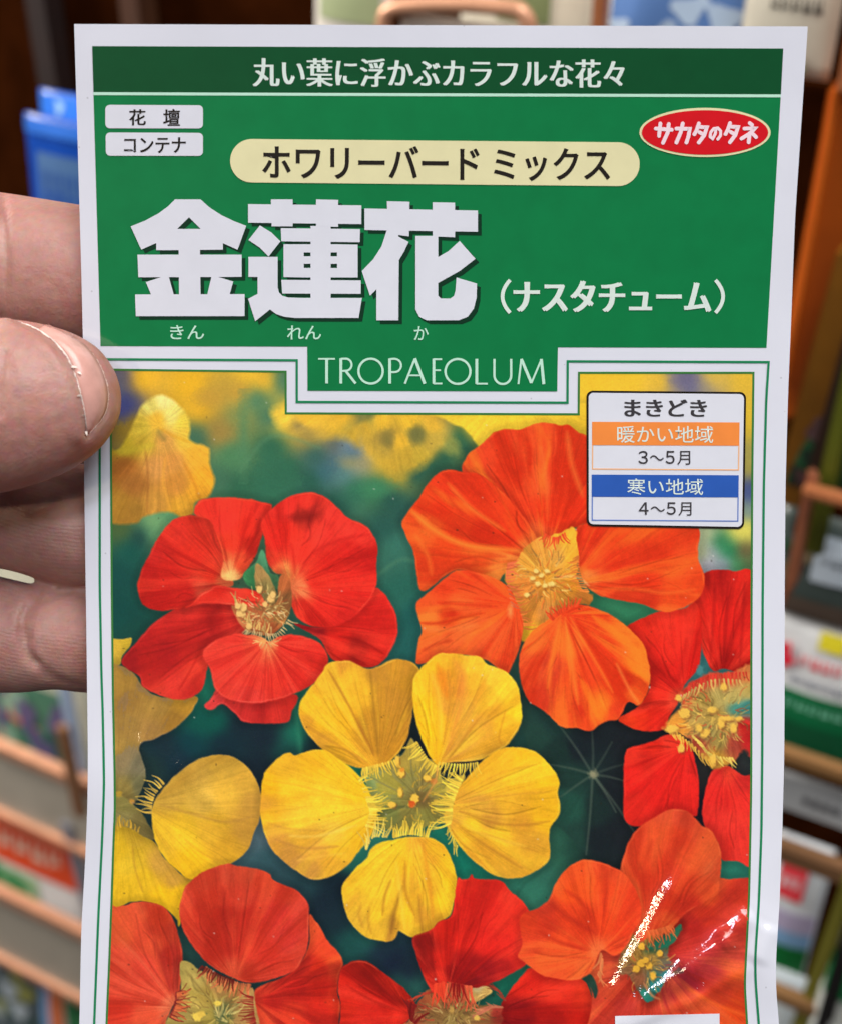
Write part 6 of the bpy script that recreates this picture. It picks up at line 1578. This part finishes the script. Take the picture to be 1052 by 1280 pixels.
# ---- left side, from top to bottom
bb = Pack('seed_bag', pixbox(36, 116, 128, 330, .012), .012, (14, 74, 170), 'glossy blue bag with a folded top, behind the other blue bag', 'blue bags on the rack', .1, .0, 'seed bag', .25)
bb.field('folded_top', .02, .98, .86, .985, (30, 110, 214)); bb.blots('highlight_dot', .28, .34, .92, .94, [(150, 190, 236)], 1, .06, 4)
bb = Pack('seed_bag', pixbox(17, 146, 112, 360, .022), .022, (10, 62, 150), 'dark blue bag with paler print, in front of the other blue bag', 'blue bags on the rack', .1, .0, 'seed bag', .3)
bb.field('bag_print', .16, .9, .12, .80, (62, 96, 140)); bb.dashes('bag_lettering', .22, .86, .5, .2, (24, 66, 140), 4, 3); bb.field('folded_top', .02, .98, .9, .985, (28, 96, 190))
o = slab('upright_board', *pixbox(158, -60, 184, 420, -.05), -.058, -.045, rm_((62, 32, 12), .7, .2)); tag(o, 'narrow brown upright board at the back of the rack above the blue bags', 'rack board')
o = slab('upright_board', *pixbox(40, -80, 66, 420, -.05), -.058, -.046, rm_((30, 15, 6), .7, .2)); tag(o, 'very dark upright board at the back of the rack, left of the lighter one', 'rack board')

pk = Pack('rack_packet', pixbox(-150, 560, 34, 985, 0), 0, (190, 186, 166), 'packet with a blurred green and red flower picture just below the fingers', lean=.15)
pk.field('picture', .03, .80, .02, .36, (66, 110, 88)); pk.blots('printed_petal', .3, .78, .06, .34, [(186, 92, 80), (40, 76, 66), (120, 150, 130), (84, 76, 110)], 8, .05, 8)
o = slab('display_card', *pixbox(56, 770, 70, 990, .004), .002, .006, rm_((150, 166, 190))); tag(o, 'narrow pale blue card standing beside the packet below the fingers', 'card')
shelf_holder(-160, 858, 945, 112, .012, 'copper price holder just below the fingers with a grey price strip', ext=0, nmarks=6, seed=2)
o = slab('bracket', *pixbox(72, 905, 84, 1010, .018), .0155, .021, rm_((120, 84, 58))); tag(o, 'short brown upright bracket in front of the upper price holder', 'bracket')

pk = Pack('rack_packet', pixbox(-140, 962, 70, 1190, .004), .004, (226, 220, 220), 'white packet with a broad orange red band and green leaves', lean=.16, skew=-.006)
pk.field('title_band', .02, .93, .56, .86, (216, 74, 38)); pk.dashes('band_lettering', .45, .88, .66, .12, (234, 190, 170), 5, 5)
pk.field('leaf_picture', .02, .72, .26, .53, (150, 180, 140)); pk.blots('printed_leaf', .4, .66, .3, .5, [(40, 120, 66), (70, 140, 90)], 7, .05, 6); pk.field('carrot_picture', .02, .95, .02, .2, (214, 70, 34)); pk.blots('printed_carrot', .5, .9, .08, .22, [(226, 96, 50)], 6, .05, 3)
o = slab('divider', *pixbox(84, 1030, 97, 1150, .012), .009, .013, rm_((120, 120, 128)), skew=-.006); tag(o, 'thin grey upright divider between the orange banded packet and the pink one', 'divider')
pk = Pack('rack_packet', pixbox(94, 1008, 190, 1150, -.004), -.004, (226, 222, 220), 'white packet with a pink field, mostly hidden behind the held packet', lean=.16)
pk.dashes('small_print', .05, .4, .86, .05, (120, 110, 116), 5, 27); pk.field('pink_field', .02, .96, .3, .80, (232, 96, 130))
shelf_holder(-160, 1032, 1118, 112, .016, 'copper price holder under the orange banded packet', ext=0, nmarks=6, seed=4)
pk = Pack('rack_packet', pixbox(-130, 1130, 8, 1330, .008), .008, (84, 96, 100), 'dark grey green packet at the foot of the rack', lean=.16); pk.blots('printed_leaf', .5, .95, .4, .9, [(150, 150, 80), (56, 80, 76), (170, 180, 186)], 6, .07, 9)
pk = Pack('rack_packet', pixbox(6, 1160, 42, 1345, .016), .016, (214, 210, 220), 'white packet with an upright orange carrot picture at the foot of the rack', lean=.16)
pk.field('carrot_picture', .4, .8, .25, .93, (232, 110, 56)); pk.field('blue_field', .05, .3, .3, .75, (110, 150, 196)); pk.field('dark_field', .5, .95, .05, .22, (80, 76, 84))
pk = Pack('rack_packet', pixbox(34, 1150, 116, 1330, .008), .008, (44, 116, 66), 'green packet with yellow flowers at the foot of the rack', lean=.16); pk.blots('printed_flower', .2, .6, .45, .72, [(232, 176, 50), (70, 150, 90), (20, 76, 44)], 5, .11, 12)

# ---- the top edge of the view
pk = Pack('rack_packet', pixbox(392, -120, 486, 90, .004), .004, (206, 200, 190), 'pale grey packet above the top edge of the held packet', lean=.1); pk.field('picture', .1, .9, .3, .9, (150, 160, 120))
r = bpy.data.objects.new('wire_loop_holder', None); COL.objects.link(r); r.location = W(*uv(480, 40, .02), .02)
tag(r, 'copper wire loop holding a cream card above the held packet', 'card holder')
bpy.context.view_layer.update(); inv = Matrix.Translation(-Vector(r.location))
lp = [(478, 60), (480, 30), (488, 13), (520, 7), (580, 6), (640, 11), (655, 20), (660, 34), (660, 60)]
cu = bpy.data.curves.new('wire', 'CURVE'); cu.dimensions = '3D'; cu.bevel_depth = .0028; cu.bevel_resolution = 4
sp = cu.splines.new('POLY'); q = spline(lp, 6, False); sp.points.add(len(q) - 1)
for i, (x, y) in enumerate(q): sp.points[i].co = (*W(*uv(x, y, .02), .02), 1)
tmp = bpy.data.objects.new('wire', cu); COL.objects.link(tmp); dg = bpy.context.evaluated_depsgraph_get(); dg.update()
me = bpy.data.meshes.new_from_object(tmp.evaluated_get(dg)); bpy.data.objects.remove(tmp)
me.materials.clear(); me.materials.append(COPPER); wo = bpy.data.objects.new('wire', me); COL.objects.link(wo); wo.parent = r; wo.matrix_parent_inverse = inv
o = slab('card', *pixbox(500, 14, 640, 130, .017), .0155, .0175, rm_((206, 196, 184))); o.parent = r; o.matrix_parent_inverse = inv
pk = Pack('rack_packet', pixbox(574, -110, 742, 90, 0), 0, (214, 206, 186), 'cream packet behind the copper wire loop', lean=.1); pk.field('picture', .3, .7, .3, .55, (110, 120, 80))
o = slab('copper_post', *pixbox(741, -120, 757, 110, .012), .008, .014, POST); tag(o, 'copper post between the cream packet and the blue printed packet', 'rack post')
pk = Pack('rack_packet', pixbox(758, -90, 934, 110, .002), .002, (196, 196, 186), 'pale packet printed with a blue sky above the right half of the held packet', lean=.1)
pk.field('sky_picture', .03, .97, .1, .66, (84, 120, 176)); pk.blots('printed_cloud', .1, .9, .25, .6, [(170, 190, 214)], 6, .10, 5); pk.field('blue_foot', .4, .97, .02, .3, (40, 80, 150))
pk = Pack('rack_packet', pixbox(928, -110, 1050, 104, .01), .01, (186, 180, 164), 'beige packet with one line of black print, above the corner of the held packet', lean=.1)
pk.dashes('black_lettering', .3, .86, .43, .09, (60, 56, 52), 5, 7); pk.blots('printed_leaf', .4, .8, .02, .16, [(120, 130, 90), (226, 220, 206)], 4, .09, 8)
o = slab('copper_post', *pixbox(1064, -120, 1084, 116, .016), .012, .02, POST); tag(o, 'copper post at the corner of the view beside the beige packet', 'rack post')

# ---- right side: the rack's orange wooden upright and the packets below it
o = slab('dark_recess_board', *pixbox(960, 96, 1062, 420, -.03), -.036, -.028, BROWN); tag(o, 'dark brown board standing in for the dark recess between the beige packet and the orange upright', 'rack board')  # dark slab put in to paint the shade of the recess
def leaning(name, pts, w, th, mat, label, cat='rack board'):
    """an upright board through traced edge pixels: (left top, right top, right bottom, left bottom)"""
    q = [uv(x, y, w) for x, y in pts]
    vs = [W(u, v, w + th) for u, v in q] + [W(u, v, w) for u, v in q]
    me = bpy.data.meshes.new(name); bm = bmesh.new(); vv = [bm.verts.new(v) for v in vs]
    for f in ((0, 1, 2, 3), (7, 6, 5, 4), (0, 4, 5, 1), (1, 5, 6, 2), (2, 6, 7, 3), (3, 7, 4, 0)): bm.faces.new([vv[i] for i in f])
    bmesh.ops.recalc_face_normals(bm, faces=bm.faces); bmesh.ops.bevel(bm, geom=bm.edges[:], offset=.0012, segments=2, affect='EDGES')
    bm.to_mesh(me); bm.free(); me.materials.append(mat)
    o = bpy.data.objects.new(name, me); COL.objects.link(o)
    return tag(o, label, cat)
leaning('wooden_upright', [(1046, 96), (1110, 60), (1060, 470), (972, 520)], .0, .012, ORANGEW, 'broad orange brown wooden upright beside the long edge of the held packet')
leaning('edge_highlight_strip', [(1043, 104), (1052, 100), (985, 470), (968, 500)], .0125, .004, rm_((206, 108, 36), .35), 'lighter orange strip painting the highlight along the edge of the broad upright')  # highlight on the upright's edge, put in as a paler strip
leaning('wooden_upright', [(1054, 300), (1120, 280), (1040, 640), (970, 620)], .014, .010, OLIVEW, 'brown ochre wooden upright below and in front of the orange one')
leaning('wooden_upright', [(1062, 400), (1090, 400), (1024, 680), (992, 660)], .026, .006, rm_((40, 22, 12), .6), 'dark brown narrow strip standing in for the dark gap next to the ochre upright')  # dark strip painted where a shaded gap lies between the uprights
leaning('green_strip', [(1060, 440), (1080, 440), (1030, 690), (1006, 680)], .034, .005, rm_((84, 88, 20), .5), 'olive green narrow upright strip beside the dark brown one')
leaning('wooden_upright', [(1012, 580), (1026, 590), (1000, 720), (975, 760)], .04, .004, rm_((150, 92, 64), .5), 'short reddish brown upright below the olive strip')
pk = Pack('rack_packet', pixbox(1006, 470, 1120, 640, .024), .024, (26, 60, 34), 'dark green packet behind the copper bar at the edge of the view', lean=.12); pk.blots('printed_leaf', .1, .5, .1, .6, [(16, 30, 20), (60, 40, 40)], 6, .12, 2)
o = slab('copper_bar', *pixbox(1004, 606, 1130, 650, .046), .043, .049, POST); o2 = o; tag(o, 'thin copper bar across the dark green packet', 'rack bar')
pk = Pack('rack_packet', pixbox(972, 640, 1110, 800, .03), .03, (66, 76, 72), 'grey green packet with a pale label below the copper bar', lean=.14)
pk.field('pale_label', .42, .95, .42, .86, (176, 186, 196)); pk.blots('printed_leaf', .05, .4, .3, .8, [(40, 70, 50), (110, 96, 70)], 5, .08, 31); pk.dashes('label_print', .5, .9, .6, .08, (90, 96, 104), 4, 26); pk.field('brown_foot', .02, .98, .02, .22, (84, 70, 60))
pk = Pack('rack_packet', pixbox(962, 778, 1120, 1000, .038), .038, (222, 222, 226), 'white and green packet with yellow and red print beside the held packet', lean=.14)
pk.dashes('small_print', .25, .95, .60, .05, (96, 104, 120), 9, 21); pk.dashes('red_print', .3, .7, .72, .07, (206, 60, 70), 4, 22); pk.field('green_field', .01, .99, .02, .56, (0, 100, 58)); pk.dashes('pale_print', .15, .8, .44, .05, (120, 190, 160), 6, 23); pk.field('yellow_print', .42, .64, .86, .97, (232, 200, 40)); pk.field('orange_print', .66, .9, .85, .96, (226, 130, 50)); pk.blots('red_star', .13, .19, .70, .88, [(206, 34, 56)], 4, .07, 4); pk.field('dark_green_field', .01, .99, .18, .36, (0, 78, 46))
def bar(x0, y0, x1, hpx, w, mat, label):
    u0, v0 = uv(x0, y0, w); u1, _ = uv(x1, y0, w); _, vb = uv(x0, y0 + hpx, w)
    o = slab('rack_bar', u0, u1, vb, v0, w - .003, w + .003, mat); return tag(o, label, 'rack bar')
bar(960, 928, 1130, 15, .056, rm_((122, 88, 52)), 'brown bar across the white and green packet')
o = slab('price_strip', *pixbox(958, 958, 1130, 1066, .054), .052, .054, rm_((176, 178, 180), .45)); tag(o, 'light grey price strip with faint print beside the held packet', 'price strip')
pu0, pu1, pv0, pv1 = pixbox(1006, 985, 1060, 1036, .0552)
V_, F2 = [], []
for k in range(4):
    a = pu0 + (pu1 - pu0) * k / 4
    for (x0, x1, y0, y1) in ((0, .12, .3, .62), (.12, .2, .4, .5)):
        i0 = len(V_); wd = (pu1 - pu0)
        for x, y in ((x0, y0), (x1, y0), (x1, y1), (x0, y1)): V_.append(W(a + wd * x, pv0 + (pv1 - pv0) * y, .0548 + .0001 * (i0 % 2)))
        F2.append((i0, i0 + 1, i0 + 2, i0 + 3))
mesh_obj('price_print', V_, F2, rm_((90, 90, 94)), o)
bar(958, 1044, 1130, 22, .058, rm_((112, 80, 54)), 'brown bar under the light grey price strip')
pk = Pack('rack_packet', pixbox(962, 1066, 1042, 1300, .048), .048, (206, 210, 224), 'white packet with a red square and a green foot, low beside the held packet', lean=.14)
pk.field('red_square', .18, .66, .70, .88, (214, 56, 66)); pk.dashes('small_print', .12, .9, .9, .04, (110, 116, 130), 7, 24); pk.dashes('white_print', .24, .6, .76, .06, (240, 200, 204), 3, 25); pk.field('lilac_field', .03, .97, .52, .64, (170, 160, 190)); pk.field('blue_field', .03, .97, .46, .54, (120, 160, 200)); pk.field('green_field', .02, .98, .02, .46, (0, 104, 48))
leaning('wooden_upright', [(1056, 1090), (1080, 1080), (1010, 1290), (985, 1290)], .066, .004, rm_((116, 112, 40), .5), 'olive slanting upright low at the edge of the view')
leaning('wooden_upright', [(1072, 1100), (1090, 1090), (1034, 1300), (1012, 1300)], .072, .004, rm_((22, 18, 18), .6), 'black slanting upright next to the olive one')
bar(958, 1228, 1130, 14, .07, rm_((122, 90, 56)), 'brown bar across the green foot of the low packet')
pk = Pack('rack_packet', pixbox(1040, 1170, 1130, 1420, .078), .078, (186, 190, 186), 'pale grey packet with a green band at the lowest corner of the rack', lean=.14); pk.field('green_band', .05, .9, .6, .85, (20, 110, 60))
pk = Pack('rack_packet', pixbox(950, 1236, 1020, 1450, .062), .062, (180, 190, 196), 'pale packet below the brown bar, peeping past the held packet', lean=.14); pk.field('dark_foot', .05, .95, .05, .4, (40, 80, 60))
